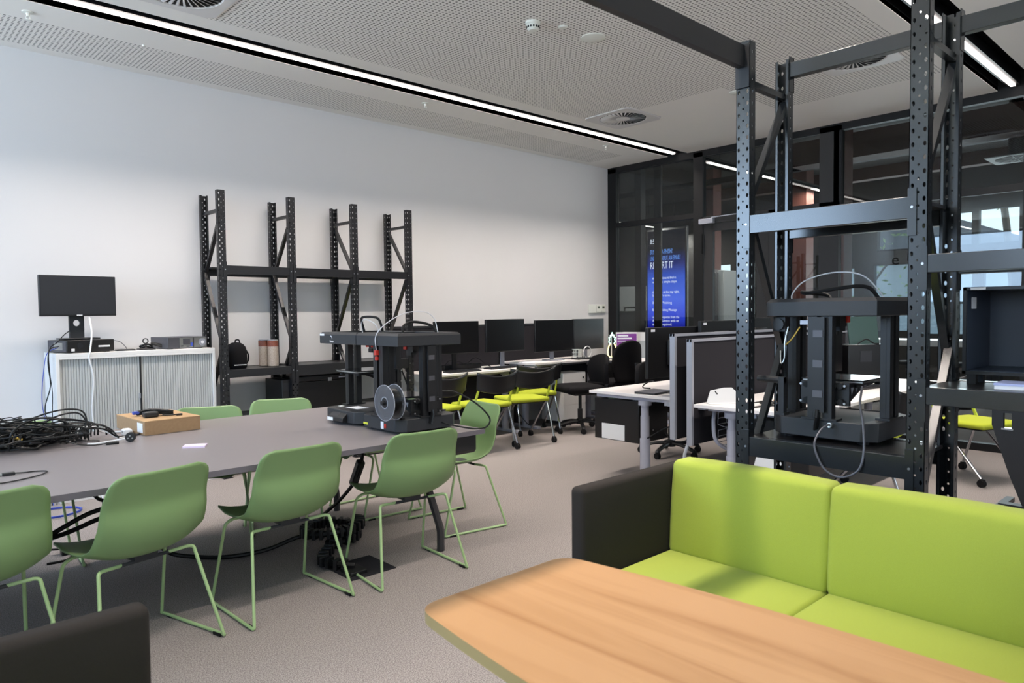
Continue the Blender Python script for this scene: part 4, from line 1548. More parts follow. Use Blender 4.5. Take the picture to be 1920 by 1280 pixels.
# thermostat panel on the wall
t = thing('thermostat', 'white thermostat panel with two dark displays on the white wall near the corner', 'thermostat', (7.95, YW, 1.475))
MB().box(-.15, -.022, -.065, .21, 0, .06).build('plate', M['ivory'], t, bevel=.004)
MB().box(-.0, -.03, -.05, .095, -.021, .05).box(.11, -.03, -.05, .2, -.021, .05).build('unit', M['ivory'], t, bevel=.003)
MB().box(.025, -.032, .0, .07, -.0295, .035).box(.13, -.032, .0, .175, -.0295, .035).build('display', M['lcd'], t, smooth=False)

# ------------------------------------------------------------------ on the grey table
bx_ = thing('cardboard_box', 'brown cardboard box with a white side label on the grey table', 'box', (1.385, 4.68, .735), R(4))
MB().box(-.16, -.23, 0, .16, .23, .078, 0).build('carton', M['card'], bx_, bevel=.002)
MB().box(-.161, -.231, .078, .161, .231, .083).build('lid', M['cardtop'], bx_, bevel=.001)
MB().box(-.1625, -.20, .012, -.1605, -.12, .068).build('label', M['paper'], bx_, smooth=False)
t = thing('power_adapter', 'coiled black adapter lead with blue plug lying on the cardboard box', 'power adapter', (1.36, 4.66, .8185))
wv = MB()
for k in range(9):
    o_ = (k % 3 - 1) * .012
    z_ = .008 + (k // 3) * .009
    wv.tube(spl([(-.085, .05 + o_, z_), (-.02, .015 + o_, z_ + .012), (.06, -.03 + o_, z_ + .006), (.09, -.05 + o_ * .5, z_), (.06, -.05 + o_ * .3, z_), (-.02, .0 + o_, z_ + .01)], 4), .0042, 6)
wv.build('lead', M['cable'], t)
weld(rbox(MB(), (-.08, -.09, .0), (.0, -.03, .034), .010).build('adapter_body', M['plastic'], t))
MB().box(-.11, .03, .012, -.07, .06, .03).build('blue_plug', M['bluecable'], t, bevel=.003)
MB().tube(spl([(.02, -.08, .01), (.06, -.10, .008), (.10, -.11, .008)], 4), .004, 6).build('tail', M['cable'], t)
MB().box(.09, -.118, .002, .125, -.102, .013).build('tail_plug', M['plastic'], t, bevel=.002)
nt_ = MB().box(-.055, -.038, 0, .055, .038, .009, 0).build('sticky_notes', M['pinkpaper'], smooth=False, loc=(1.325, 3.875, .735), rotz=R(-30))
tag(nt_, 'pale lilac sticky note pad lying alone on the grey table', 'note pad')
t = thing('usb_cable', 'thin black USB cable lying at the near edge of the grey table', 'cable', (.50, 3.70, .735))
MB().tube(spl([(.02, .07, .006), (.06, .065, .004), (.10, .06, .004), (.135, .02, .004), (.09, -.05, .004), (.0, -.10, .004), (-.06, -.11, .004), (-.08, -.07, .005)], 6), .0028, 6).build('lead', M['cable'], t)
MB().box(-.025, .055, .0, .022, .08, .013).build('plug', M['plastic'], t, bevel=.002)
MB().box(-.045, .06, .002, -.024, .075, .011).build('metal_tip', M['steel'], t, smooth=False)
MB().box(-.085, -.085, .0, -.055, -.06, .012).build('end_plug', M['plastic'], t, bevel=.002)

# heap of black cables: one uncountable tangle
rnd = random.Random(11)
hp = MB()
for k in range(95):
    a0 = rnd.uniform(0, 6.28)
    cxx, cyy = rnd.gauss(.63, .17), rnd.gauss(4.58, .13)
    cxx = max(.22, min(.86, cxx))
    cyy = max(4.36, min(4.78, cyy))
    q = 1 - min(1, math.hypot((cxx - .56) / .42, (cyy - 4.56) / .33)) * .75
    rr = rnd.uniform(.05, .14)
    zz = .740 + rnd.random() * .15 * q
    pts = []
    tlt, ta = rnd.uniform(-.3, .3), rnd.uniform(0, 6.28)
    ex = rnd.uniform(.8, 1.25)
    for j in range(9):
        a = a0 + j * rnd.uniform(.55, .95)
        r2 = rr * rnd.uniform(.8, 1.2)
        z = zz + r2 * math.sin(a + ta) * tlt + rnd.uniform(-.008, .012)
        pts.append((cxx + r2 * ex * math.cos(a), cyy + r2 / ex * math.sin(a), max(.740, z)))
    hp.tube(spl(pts, 5), rnd.choice((.003, .0038, .0042, .005)), 6)
for pts in ([(.52, 4.60, .80), (.50, 4.58, .90), (.56, 4.55, .905), (.64, 4.52, .84), (.72, 4.5, .80)],
            [(.60, 4.55, .80), (.68, 4.5, .875), (.82, 4.48, .92), (.93, 4.47, .91), (.95, 4.45, .84), (.90, 4.42, .78), (.84, 4.4, .75)],
            [(.70, 4.5, .80), (.80, 4.5, .88), (.92, 4.5, .895), (.965, 4.48, .82), (.95, 4.45, .76)],
            [(.55, 4.5, .83), (.66, 4.45, .865), (.78, 4.42, .83), (.90, 4.42, .76), (1.0, 4.40, .743)],
            [(.86, 4.42, .79), (.94, 4.40, .82), (1.03, 4.42, .80), (1.10, 4.44, .75), (1.2, 4.47, .742), (1.235, 4.52, .742)],
            [(.90, 4.44, .76), (.98, 4.46, .825), (1.06, 4.45, .80), (1.10, 4.42, .744)]):
    hp.tube(spl(pts, 7), .0045, 6)
for k in range(26):
    x_, y_ = rnd.uniform(.3, .95), rnd.uniform(4.40, 4.66)
    dx_, dy_ = rnd.uniform(-.16, .16), rnd.uniform(-.08, .08)
    h_ = rnd.uniform(.08, .165) * (1 - .5 * max(0, (x_ - .75) / .25))
    hp.tube(spl([(x_ - dx_ * 1.1, y_ - dy_, .755), (x_ - dx_, y_ - dy_, .735 + h_ * .8), (x_, y_, .74 + h_), (x_ + dx_, y_ + dy_, .735 + h_ * .75), (x_ + dx_ * 1.2, y_ + dy_, .75)], 6), rnd.choice((.0038, .0045, .005)), 6)
for k in range(14):
    cx_, cy_ = rnd.uniform(.35, .95), rnd.uniform(4.40, 4.62)
    m = Euler((rnd.uniform(-.5, .5), rnd.uniform(-.5, .5), rnd.uniform(0, 6))).to_matrix()
    hp.obox((cx_, cy_, .765 + rnd.random() * .05), (.05, .022, .016), m)
heap = hp.build('cable_heap', [M['cable']])
tag(heap, 'large tangled heap of black cables on the grey table', 'cables', kind='stuff')
t = thing('white_mains_cable', 'white cable with white mains plug beside the cable heap', 'cable', (1.02, 4.44, .735))
MB().tube(spl([(-.12, .0, .05), (-.09, .06, .075), (-.02, .08, .07), (.04, .05, .04), (.08, .0, .008), (.13, .01, .006)], 6), .0055, 8).tube(spl([(-.02, .08, .07), (.05, .20, .02), (.12, .24, .008), (.16, .19, .012)], 6), .0055, 8).build('lead', M['whitecable'], t)
weld(rbox(MB(), (.125, .06, 0), (.175, .12, .042), .014).build('plug', M['whitecable'], t))
MB().box(.124, .08, .02, .1265, .086, .03).build('pin_hole', M['plastic'], t, smooth=False)
MB().tube(spl([(.16, .11, .02), (.19, .15, .012), (.21, .20, .006)], 4), .005, 8).build('tail', M['whitecable'], t)
t = thing('round_plug', 'round black mains plug standing beside the cable heap', 'plug', (1.13, 4.30, .735))
MB().cyl((-.008, -.012, .026), (.008, .016, .026), .026, n=22).build('plug_face', M['plastic'], t, bevel=.003)
MB().cyl((-.0082, -.0132, .034), (-.0094, -.0155, .034), .004, n=8).cyl((.002, -.0185, .020), (.001, -.021, .020), .004, n=8).cyl((-.017, -.009, .020), (-.0185, -.0115, .020), .004, n=8).build('pin', M['steel'], t)
MB().tube(spl([(.0, .01, .02), (-.08, .02, .012), (-.16, .03, .006), (-.2, .05, .006)], 5), .0048, 8).build('lead', M['whitecable'], t)
t = thing('jack_plug', 'small black barrel plug with thin lead in front of the cable heap', 'plug', (1.03, 4.27, .735))
MB().cyl((-.03, 0, .009), (.03, -.005, .009), .008, .009, n=10).build('barrel', M['plastic'], t)
MB().tube(spl([(-.03, 0, .009), (-.09, .02, .006), (-.16, .03, .02), (-.2, .06, .04)], 5), .0032, 6).build('lead', M['cable'], t)
for i, (p0, p1, lab) in enumerate((((.60, 4.40, .815), (.645, 4.385, .795), 'gold coloured connector in the cable heap, lower one'), ((.545, 4.47, .868), (.56, 4.465, .872), 'yellow connector on top of the cable heap'))):
    o = MB().cyl(p0, p1, .008 if i == 0 else .012, n=10).build('gold_connector', M['gold'] if i == 0 else M['yellow'])
    tag(o, lab, 'connector')

# ------------------------------------------------------------------ under the table
t = thing('cable_spine', 'coiled black vertebra cable guide on the carpet under the grey table', 'cable guide', (0, 0, 0))
pth = []
for k in range(72):
    a = -2.3 + k * .118
    r_ = .165 + .010 * math.sin(k * .3)
    pth.append((2.19 + r_ * math.cos(a), 4.02 + r_ * math.sin(a) * 1.0, .045 + k * .0010))
pth += [(2.10, 3.83, .05), (2.0, 3.74, .045), (1.93, 3.66, .04), (1.93, 3.58, .04), (1.98, 3.50, .035), (2.02, 3.46, .03)]
pth = spl(pth, 2)
vs_ = MB()
acc = 0
last = None
for i in range(1, len(pth) - 1):
    acc += (pth[i] - pth[i - 1]).length
    if acc < .034:
        continue
    acc = 0
    d_ = (pth[i + 1] - pth[i - 1]).normalized()
    sd = d_.cross(Vector((0, 0, 1))).normalized()
    m = Matrix((d_, sd, d_.cross(sd))).transposed()
    vs_.obox(pth[i], (.022, .058, .058), m)
vs_.build('vertebrae', M['plastic'], t, bevel=.004, smooth=False)
MB().tube(pth, .018, 6).build('inner_cables', M['cable'], t)
MB().tube(spl([(2.20, 4.19, .09), (2.24, 4.22, .12), (2.22, 3.95, .28), (2.20, 3.72, .46), (2.18, 3.6, .672)], 6), .011, 8).build('riser_cable', M['cable'], t)
MB().bar((2.205, 3.78, .40), (2.19, 3.66, .56), .045, .04).build('cable_joint', M['plastic'], t, bevel=.006)
MB().box(1.95, 3.38, .006, 2.05, 3.50, .026).build('end_fitting', M['plastic'], t, bevel=.004)
o = MB().box(1.93, 3.34, .0, 2.21, 3.62, .006).build('floor_box', M['screenfab'], smooth=False)
tag(o, 'square floor outlet lid in the carpet next to the cable guide', 'floor box')
o = MB().tube(spl([(1.10, 4.12, .36), (1.2, 4.22, .22), (1.32, 4.35, .06), (1.45, 4.3, .014), (1.6, 4.16, .012), (1.8, 4.12, .014), (1.98, 4.10, .05), (2.04, 4.06, .06)], 7), .0125, 8).build('floor_cable', M['cable'])
tag(o, 'thick black cable sagging from under the table to the coiled cable guide', 'cable')
t = thing('soft_wiring', 'crossing black cables with grey connector hanging below the tabletop', 'cable', (0, 0, 0))
MB().tube(spl([(.40, 3.80, .30), (.55, 3.92, .345), (.70, 4.0, .385), (.84, 4.02, .44), (.93, 3.98, .47)], 6), .012, 8).tube(spl([(.45, 3.82, .40), (.62, 3.94, .372), (.76, 4.0, .375), (.88, 4.0, .41), (.95, 3.97, .43)], 6), .012, 8).tube(spl([(.84, 3.86, .672), (.84, 3.9, .60), (.88, 3.95, .53), (.93, 3.98, .50)], 6), .009, 8).tube(spl([(.96, 3.98, .46), (1.05, 4.05, .41), (1.10, 4.12, .36)], 6), .012, 8).build('lead', M['cable'], t)
MB().box(.91, 3.95, .44, .97, 4.01, .50).build('connector', M['plastic'], t, bevel=.008)
MB().box(.915, 3.955, .498, .965, 4.005, .512).build('connector_cap', M['alu'], t, bevel=.004)
MB().box(-.2, 3.5, .672, 1.0, 3.54, .7079).box(.78, 3.5, .672, .9, 3.9, .69).build('cable_tray', M['tableleg'], t, smooth=False)
pts = []
for k in range(26):
    a = k * .5
    pts.append((1.06 + .17 * math.cos(a), 6.0 + .15 * math.sin(a), .006 + .0006 * k))
o = MB().tube(spl(pts, 3), .0045, 6).build('network_cable', M['bluecable'])
tag(o, 'loose blue cable coil on the carpet beyond the grey table', 'cable')
o = MB().tube(spl([(.72, 5.05, .006), (.82, 5.0, .03), (.92, 4.95, .03), (.95, 4.9, .006), (.9, 4.8, .006), (.8, 4.8, .006)], 5), .007, 6).box(.90, 4.92, 0, .98, 4.98, .05).build('floor_plug', M['cable'])
tag(o, 'black plug and lead on the carpet below the far side of the table', 'plug')
# ------------------------------------------------------------------ white sit-stand desks along the wall


def desk(name, label, x0, x1, y0, y1, z, legs, group, foot=None, legy=None, th=.025):
    t = thing(name, label, 'desk', (x0, y0, 0), 0, group)
    L, D = x1 - x0, y1 - y0
    MB().box(0, 0, z - th, L, D, z).build('desktop', M['whitetop'], t, bevel=.002)
    ly = D * .5 if legy is None else legy
    for x in legs:
        lg = MB()
        lg.cyl((x, ly, .03), (x, ly, .36), .043, n=20).cyl((x, ly, .36), (x, ly, .55), .037, n=20).cyl((x, ly, .55), (x, ly, z - th - .03), .032, n=20)
        lg.build('leg', M['silverleg'], t)
        fa, fb_ = foot or (.06, D - .06)
        MB().box(x - .035, fa, 0, x + .035, fb_, .032).build('leg_foot', M['silverleg'], t, bevel=.006)
        MB().box(x - .03, .05, z - th - .03, x + .03, D - .05, z - th).cyl((x, ly, z - th - .07), (x, ly, z - th - .03), .055, n=20).build('bracket', M['silverleg'], t)
    MB().box(min(legs), ly - .03, z - th - .05, max(legs), ly + .03, z - th - .012).build('cross_beam', M['silverleg'], t, smooth=False)
    return t


DG = 'white sit-stand desks'
d1 = desk('desk', 'white desk along the wall behind the lime chairs', 4.50, 6.0, 6.04, 6.66, .775, (.10, 1.3), DG)
MB().box(0, .02, .0, .02, .6, .75).build('end_panel', M['white'], d1, smooth=False)
d2 = desk('desk', 'white desk along the wall, next to the glass corner', 6.03, 7.48, 6.06, 6.66, .815, (.12, 1.3), DG)
d3 = desk('desk', 'white desk in the glass corner holding the purple card', 7.50, 8.12, 5.05, 6.64, .78, (.12, .58), DG)
MB().box(.02, .28, .36, 1.43, .30, .785).build('modesty_panel', M['screenfab'], d2, smooth=False)
MB().box(.05, .40, .20, 1.45, .42, .745).build('modesty_panel', M['screenfab'], d1, smooth=False)
for x0, x1, lab in ((4.42, 6.0, 'charcoal fabric screen behind the two nearer wall monitors'), (6.03, 7.5, 'charcoal fabric screen behind the two farther wall monitors')):
    t = thing('desk_screen', lab, 'desk screen', (x0, 6.665, .0), 0, 'charcoal screens along the wall')
    MB().box(0, .012, .45, x1 - x0, .04, 1.262).build('fabric_panel', M['screenfab'], t, smooth=False)
    MB().box(-.004, .008, 1.262, x1 - x0 + .004, .044, 1.285).build('top_rail', M['plastic2'], t, smooth=False)
    for x in (.3, x1 - x0 - .3):
        MB().box(x - .02, .04, 0, x + .02, .08, 1.2).build('post', M['plastic2'], t, smooth=False)
MG = 'black computer monitors'
monitor('monitor', 'black wall-desk monitor behind the front printer, first of the row', (5.05, 6.33, .775), R(-3), .615, .365, .195, MG)
monitor('monitor', 'black wall-desk monitor behind the gap between lime chairs, second of the row', (5.77, 6.30, .775), R(6), .68, .385, .19, MG, stand='alu')
monitor('monitor', 'black wall-desk monitor beside the wire pen holder, third of the row', (6.60, 6.28, .815), R(-3), .67, .40, .115, MG, stand='alu')
monitor('monitor', 'black wall-desk monitor in the corner beside the pineapple lamp, last of the row', (7.26, 6.28, .815), R(4), .665, .405, .115, MG, stand='alu')
for (x, y, z, rz, lab) in ((5.0, 6.17, .775, 0, 'dark laptop-thin pad with keys in front of the first wall monitor'), (5.62, 6.22, .775, 4, 'dark keyboard in front of the second wall monitor'), (7.05, 6.15, .815, 2, 'dark keyboard in front of the corner monitor')):
    t = thing('keyboard', lab, 'keyboard', (x, y, z), R(rz), 'keyboards on the white desks')
    MB().box(-.22, -.07, 0, .22, .07, .014).build('body', M['plastic'], t, bevel=.003)
    k = MB()
    for i in range(15):
        for j in range(5):
            k.box(-.205 + i * .0275, -.058 + j * .0235, .014, -.205 + i * .0275 + .022, -.058 + j * .0235 + .019, .019)
    k.build('keys', M['screengrey'], t, smooth=False)
t = thing('docking_bar', 'dark dock with loose cables under the first wall monitor', 'dock', (5.25, 6.47, .775))
MB().box(-.3, -.04, 0, .25, .04, .06).build('body', M['plastic'], t, bevel=.006)
MB().tube(spl([(-.28, 0, .05), (-.2, -.05, .12), (0, -.06, .07), (.15, -.05, .13), (.3, -.04, .05), (.4, -.03, .01)], 6), .005, 6).build('cable', M['cable'], t)
p = MB().box(-.15, -.1, 0, .15, .1, .004).box(-.1, -.07, .004, .18, .09, .007).build('papers', M['paper'], smooth=False, loc=(6.18, 6.25, .815), rotz=R(8))
tag(p, 'white papers on the wall desk left of the wire pen holder', 'papers')
t = thing('pen_holder', 'small black wire pen holder on the wall desk', 'pen holder', (6.93, 6.19, .815))
w = MB()
for i in range(5):
    q = -.045 + i * .0225
    w.bar((q, -.045, 0), (q, -.045, .13), .004, .004).bar((q, .045, 0), (q, .045, .13), .004, .004).bar((-.045, q, 0), (-.045, q, .13), .004, .004).bar((.045, q, 0), (.045, q, .13), .004, .004)
for z in (.004, .045, .087, .128):
    for s in (-1, 1):
        w.bar((-.047, s * .045, z), (.047, s * .045, z), .006, .006).bar((s * .045, -.047, z), (s * .045, .047, z), .006, .006)
w.box(-.045, -.045, 0, .045, .045, .003)
w.build('wire_frame', M['ivory'], t, smooth=False)
t = thing('ring_lamp', 'white ring-shaped stand on the wall desk beside the pen holder', 'ring stand', (7.13, 6.19, .815))
MB().tube([(.075 * math.cos(2 * PI * i / 28), .0, .085 + .075 * math.sin(2 * PI * i / 28)) for i in range(28)], .007, 8, closed=True).build('ring', M['white'], t)
MB().cyl((0, 0, 0), (0, 0, .012), .05, n=20).build('base', M['white'], t)
pn = thing('pineapple_lamp', 'pineapple-shaped neon lamp glowing mint and yellow in the glass corner', 'lamp', (7.72, 6.25, .78))
s_ = .40
cr1 = [(-.05, .225), (-.088, .255), (-.068, .29), (-.085, .318), (-.05, .322), (-.045, .355), (-.018, .345), (0, .39), (.018, .345), (.045, .355), (.05, .322), (.085, .318), (.068, .29), (.088, .255), (.05, .225)]
MB().tube([(x * .8, 0, z * .92) for x, z in cr1], .008, 6).build('crown_tube', M['neon_g'], pn)
by = [(-.05, .225), (-.085, .18), (-.105, .12), (-.10, .06), (-.06, .028), (0, .022), (.06, .028), (.10, .06), (.105, .12), (.085, .18), (.05, .225)]
MB().tube([(x * .9, 0, z * .92) for x, z in by], .008, 6).build('body_tube', M['neon_y'], pn)
MB().box(-.06, -.03, 0, .06, .03, .014).box(-.006, .01, .012, .006, .02, .34).build('stand', M['white'], pn, smooth=False)
cd = thing('purple_sign', 'purple framed card with white lines standing in the glass corner', 'sign', (7.95, 6.18, .78), R(-42))
MB().box(-.15, -.004, 0, .15, .008, .36).build('frame', M['white'], cd, smooth=False)
MB().box(-.138, -.0055, .012, .138, -.0035, .338).build('card', M['purple'], cd, smooth=False)
b = MB()
for z, w in ((.30, .15), (.262, .20), (.232, .12)):
    b.box(-.128, -.007, z, -.128 + w, -.005, z + (.022 if z > .24 else .012))
b.build('text_bars', M['paper'], cd, smooth=False)
t = thing('corner_partition', 'low white-topped partition behind the purple card', 'partition', (8.17, 5.85, 0))
MB().box(-.02, -.6, .0, .02, .55, 1.02).build('panel', M['farpale'], t, smooth=False)
MB().box(-.026, -.6, 1.02, .026, .55, 1.135).build('top_band', M['white'], t, smooth=False)
t = thing('drawer_pedestal', 'white drawer pedestal under the wall desk between lime chairs and office chair', 'pedestal', (6.76, 6.27, 0))
MB().box(-.21, -.18, .05, .21, .2, .66).build('body', M['white'], t, bevel=.003)
for z in (.06, .26, .46):
    d_ = MB().box(-.207, -.186, z, .207, -.179, z + .19).build('drawer', M['white'], t, smooth=False)
    if z > .4:
        MB().cyl((.165, -.186, z + .13), (.165, -.191, z + .13), .012, n=12).build('lock', M['plastic2'], d_)
for x in (-.17, .17):
    MB().cyl((x, -.13, 0), (x, -.13, .05), .02, n=10).cyl((x, .15, 0), (x, .15, .05), .02, n=10).build('castor', M['rubber'], t)
o = MB().tube(spl([(5.9, 6.3, .3), (6.1, 6.25, .05), (6.3, 6.2, .012), (6.5, 6.1, .012), (6.62, 6.02, .012)], 6), .005, 6).build('floor_lead', M['cable'])
tag(o, 'black lead trailing on the carpet under the wall desk', 'cable')

# ------------------------------------------------------------------ lime visitor chairs on castors
LG = 'lime-seat visitor chairs on castors'


def castor(mb, x, y):
    mb.cyl((x - .018, y, .03), (x - .004, y, .03), .03, n=14).cyl((x + .004, y, .03), (x + .018, y, .03), .03, n=14)
    mb.box(x - .012, y - .014, .03, x + .012, y + .022, .066)
    return mb


def visitor_chair(label):
    """sitter faces +Y"""
    t = thing('visitor_chair', label, 'chair', (0, 0, 0), 0, LG)
    weld(rbox(MB(), (-.235, -.20, .452), (.235, .25, .498), .02, puff=.008).build('seat', M['limeseat'], t))
    MB().box(-.20, -.16, .436, .20, .20, .455).build('seat_pan', M['plastic'], t, bevel=.004)
    rows = []
    for i in range(9):
        v = i / 8
        row = []
        for j in range(15):
            u = -1 + 2 * j / 14
            top = .835 - .05 * (1 - u * u)
            bot = .655 - .045 * (1 - u * u)
            z = bot + (top - bot) * v
            y = -.285 + .075 * u * u - .03 * v + (-.012 if v < .12 else 0)
            row.append((u * .285 * (1 - .05 * (1 - v)), y, z))
        rows.append(row)
    MB().grid(rows).build('backrest', M['plastic'], t, solid=.012, angle=60)
    for s in (-1, 1):
        MB().tube([(s * .225, -.21, .705), (s * .238, -.18, .60), (s * .238, -.12, .47)], .016, 8, flat=.6).build('back_upright', M['limeplastic'], t)
        leg = MB().tube([(s * .238, -.12, .475), (s * .25, -.25, .065)], .0115, 10).build('leg', M['chrome'], t)
        castor(MB(), s * .25, -.255).build('castor', M['rubber'], leg)
        leg = MB().tube([(s * .235, -.11, .455), (s * .245, .24, .065)], .0115, 10).build('leg', M['chrome'], t)
        castor(MB(), s * .245, .245).build('castor', M['rubber'], leg)
    MB().tube([(-.238, -.12, .46), (.238, -.12, .46)], .012, 8).build('crossbar', M['chrome'], t)
    return t


vc = visitor_chair('lime-seat castor chair half hidden by the front printer and the end green chair')
vc.location = (4.28, 5.78, 0)
vc.rotation_euler = (0, 0, R(4))
dup(vc, (4.84, 5.64, 0), R(1), 'lime-seat castor chair at the wall desk, its back overlapping the first monitor gap')
dup(vc, (5.47, 5.70, 0), R(-14), 'lime-seat castor chair at the wall desk, third from the printers')
dup(vc, (5.97, 6.05, 0), R(-24), 'lime-seat castor chair tucked farthest under the wall desk, beside the office chair')
dup(vc, (6.87, 1.72, 0), R(160), 'lime-seat castor chair seen through the tall rack posts, below its right shelf')
dup(vc, (5.75, 2.12, 0), R(8), 'lime-seat castor chair behind the rack, mostly hidden by its printer')

# ------------------------------------------------------------------ office swivel chairs
OG = 'black office swivel chairs'


def office_chair(label, hback=.56, wback=.50, z0=.47):
    """sitter faces +Y"""
    t = thing('office_chair', label, 'chair', (0, 0, 0), 0, OG)
    weld(rbox(MB(), (-.25, -.22, z0), (.25, .27, z0 + .085), .04, puff=.01).build('seat', M['mesh'], t))
    MB().box(-.1, -.2, z0 - .04, .1, .12, z0 + .01).build('seat_plate', M['plastic'], t, bevel=.01)
    rows = []
    for i in range(11):
        v = i / 10
        row = []
        wv_ = wback / 2 * (.86 + .14 * math.sin(PI * min(1, v * 1.15))) * (1 - .22 * max(0, (v - .8) / .2) ** 2)
        for j in range(13):
            u = -1 + 2 * j / 12
            z = z0 + .09 + hback * v - .035 * max(0, v - .75) / .25 * u * u
            y = -.285 + .05 * u * u - .05 * (v - .3) ** 2 + .025 * math.sin(PI * v)
            row.append((u * wv_, y, z))
        rows.append(row)
    MB().grid(rows).build('backrest', M['mesh'], t, solid=.05, bevel=.012, angle=60)
    MB().tube(spl([(0, -.12, z0 - .02), (0, -.30, z0), (0, -.37, z0 + .1), (0, -.355, z0 + .32)], 5), .03, 8, flat=.5).build('back_stem', M['plastic'], t)
    MB().cyl((0, 0, .22), (0, 0, z0 - .03), .02, n=12).cyl((0, 0, .09), (0, 0, .26), .03, n=14).build('gas_lift', M['plastic'], t)
    MB().tube([(.08, 0, z0 - .03), (.26, .02, z0 - .05)], .008, 6).build('lever', M['plastic'], t)
    b = MB()
    for k in range(5):
        a = 2 * PI * k / 5 + .3
        c, s = math.cos(a), math.sin(a)
        b.tube(spl([(.02 * c, .02 * s, .115), (.16 * c, .16 * s, .105), (.29 * c, .29 * s, .075), (.30 * c, .30 * s, .06)], 4), .024, 8, flat=.7)
        castor(MB(), .30 * c, .30 * s).build('castor', M['rubber'], t)
    b.cyl((0, 0, .08), (0, 0, .14), .045, n=16)
    b.build('star_base', M['plastic'], t)
    return t


oc0 = office_chair('black office chair turned sideways', hback=.36, wback=.46)
oc0.location = (6.45, 5.72, 0)
oc0.rotation_euler = (0, 0, R(68))
oc0['label'] = 'black office chair turned sideways at the wall desk, next to the lime chairs'
for nm in ():
    pass
oc1 = office_chair('black office chair showing its broad back in front of the purple card', hback=.50, wback=.54)
oc1.location = (7.20, 5.78, 0)
oc1.rotation_euler = (0, 0, R(-4))
dup(oc0, (8.02 - .1, 4.78, 0), R(30), 'black office chair half hidden behind the labelled monitor and the glass door')
dup(oc0, (5.98, 4.1, 0), R(172), 'black office chair at the twin desks, only its star base and seat edge showing')

# ------------------------------------------------------------------ twin desks with privacy screens
dA = desk('desk', 'white desk end with hanging black pedestal, beyond the privacy screens', 4.80, 7.4, 3.28, 4.15, .735, (.075, 2.3), DG, legy=.32, foot=(.04, .375))
dB = desk('desk', 'white desk seen through the tall rack, on the near side of the privacy screens', 4.56, 7.6, 2.12, 2.93, .735, (.15, 2.7), DG, legy=.58)
for (y, xa, zt, zb, lab) in ((3.14, 4.60, 1.25, .44, 'charcoal privacy screen with silver edge, farther of the pair'), (2.99, 4.60, 1.212, .415, 'charcoal privacy screen with silver edge, nearer of the pair')):
    t = thing('privacy_screen', lab, 'desk screen', (xa, y, 0), 0, 'silver-edged privacy screens')
    MB().box(.03, -.010, zb + .0, 2.8, .014, zt - .02).build('fabric_panel', M['screenfab'], t, smooth=False)
    MB().box(0, -.020, zb, .016, .024, zt).box(.02, -.016, zb, .034, .02, zt).build('end_post', M['alu'], t, smooth=False)
    MB().box(0, -.018, zt - .02, 2.82, -.002, zt).box(0, .004, zt - .02, 2.82, .022, zt).build('top_rail', M['alu'], t, smooth=False)
    by_ = (.014, .145) if y > 3.1 else (-.075, -.010)
    MB().box(.10, by_[0], .678, .2, by_[1], .71).box(1.5, by_[0], .678, 1.6, by_[1], .71).build('clamp', M['alu'], t, smooth=False)
# hanging pedestal under desk A
t = thing('hanging_pedestal', 'black cabinet with white plate hanging under the white desk end, beyond the screens', 'pedestal', (4.87, 3.66, 0), 0, 'hanging desk pedestals')
MB().box(0, 0, .305, .42, .485, .665).build('body', M['screen'], t, bevel=.004)
MB().box(-.0035, .15, .312, -.0005, .40, .445).build('white_plate', M['white'], t, smooth=False)
MB().cyl((.20, -.0005, .40), (.20, -.004, .40), .008, n=10).build('lock', M['zinc'], t)
MB().box(.05, .06, .664, .09, .10, .71).box(.05, .40, .664, .09, .44, .71).box(.3, .06, .664, .34, .10, .71).box(.3, .40, .664, .34, .44, .71).build('hanger', M['alu'], t, smooth=False)


dup(t, (4.62, 2.09, 0), 0, 'black cabinet with white plate glimpsed below the lower rack shelf, behind the lime sofa')


def basket(lab, x, y, z, L, tilt):
    t = thing('cable_basket', lab, 'cable tray', (x, y, z), 0, 'wire cable baskets under the twin desks')
    m = Matrix.Rotation(tilt, 3, 'X')
    w = MB()
    for i in range(9):
        q = i * L / 8
        pts = [m @ Vector(v) for v in ((q, -.075, .09), (q, -.06, 0), (q, .06, 0), (q, .075, .09))]
        w.tube(pts, .0028, 6)
    for (a, b) in ((-.075, .09), (-.068, .045), (-.06, 0), (.0, 0), (.06, 0), (.068, .045), (.075, .09)):
        w.tube([m @ Vector((0, a, b)), m @ Vector((L, a, b))], .0028, 6)
    w.build('wire', M['alu'], t)
    MB().tube([m @ Vector((.02, -.075, .09)), m @ Vector((.02, -.075, .16))], .003, 6).tube([m @ Vector((L - .02, -.075, .09)), m @ Vector((L - .02, -.075, .16))], .003, 6).build('hook', M['alu'], t)
    return t


basket('upper wire cable basket left of the silver screen edge', 4.90, 3.25, .57, 1.0, 0)
basket('lower wire cable basket left of the silver screen edge', 4.90, 3.25, .42, 1.0, 0)
basket('upper wire cable basket between near screen and rack post', 4.78, 2.80, .555, 1.0, R(12))
basket('lower wire cable basket between near screen and rack post', 4.78, 2.80, .42, 1.0, R(12))
o = MB().tube(spl([(5.0, 3.24, .47), (4.93, 3.20, .40), (4.88, 3.22, .25), (4.92, 3.22, .10), (5.0, 3.2, .02), (5.1, 3.1, .014)], 7), .014, 8).build('white_hose', M['whitecable'])
tag(o, 'white cable hose hanging from the basket to the carpet left of the screens', 'cable hose')
o = MB().tube(spl([(4.80, 2.90, .66), (4.72, 2.86, .58), (4.72, 2.84, .46), (4.82, 2.80, .385), (4.98, 2.78, .385), (5.1, 2.78, .43)], 7), .014, 8).build('grey_hose', M['silverleg'])
tag(o, 'thick grey cable hose looping below the near white desk', 'cable hose')
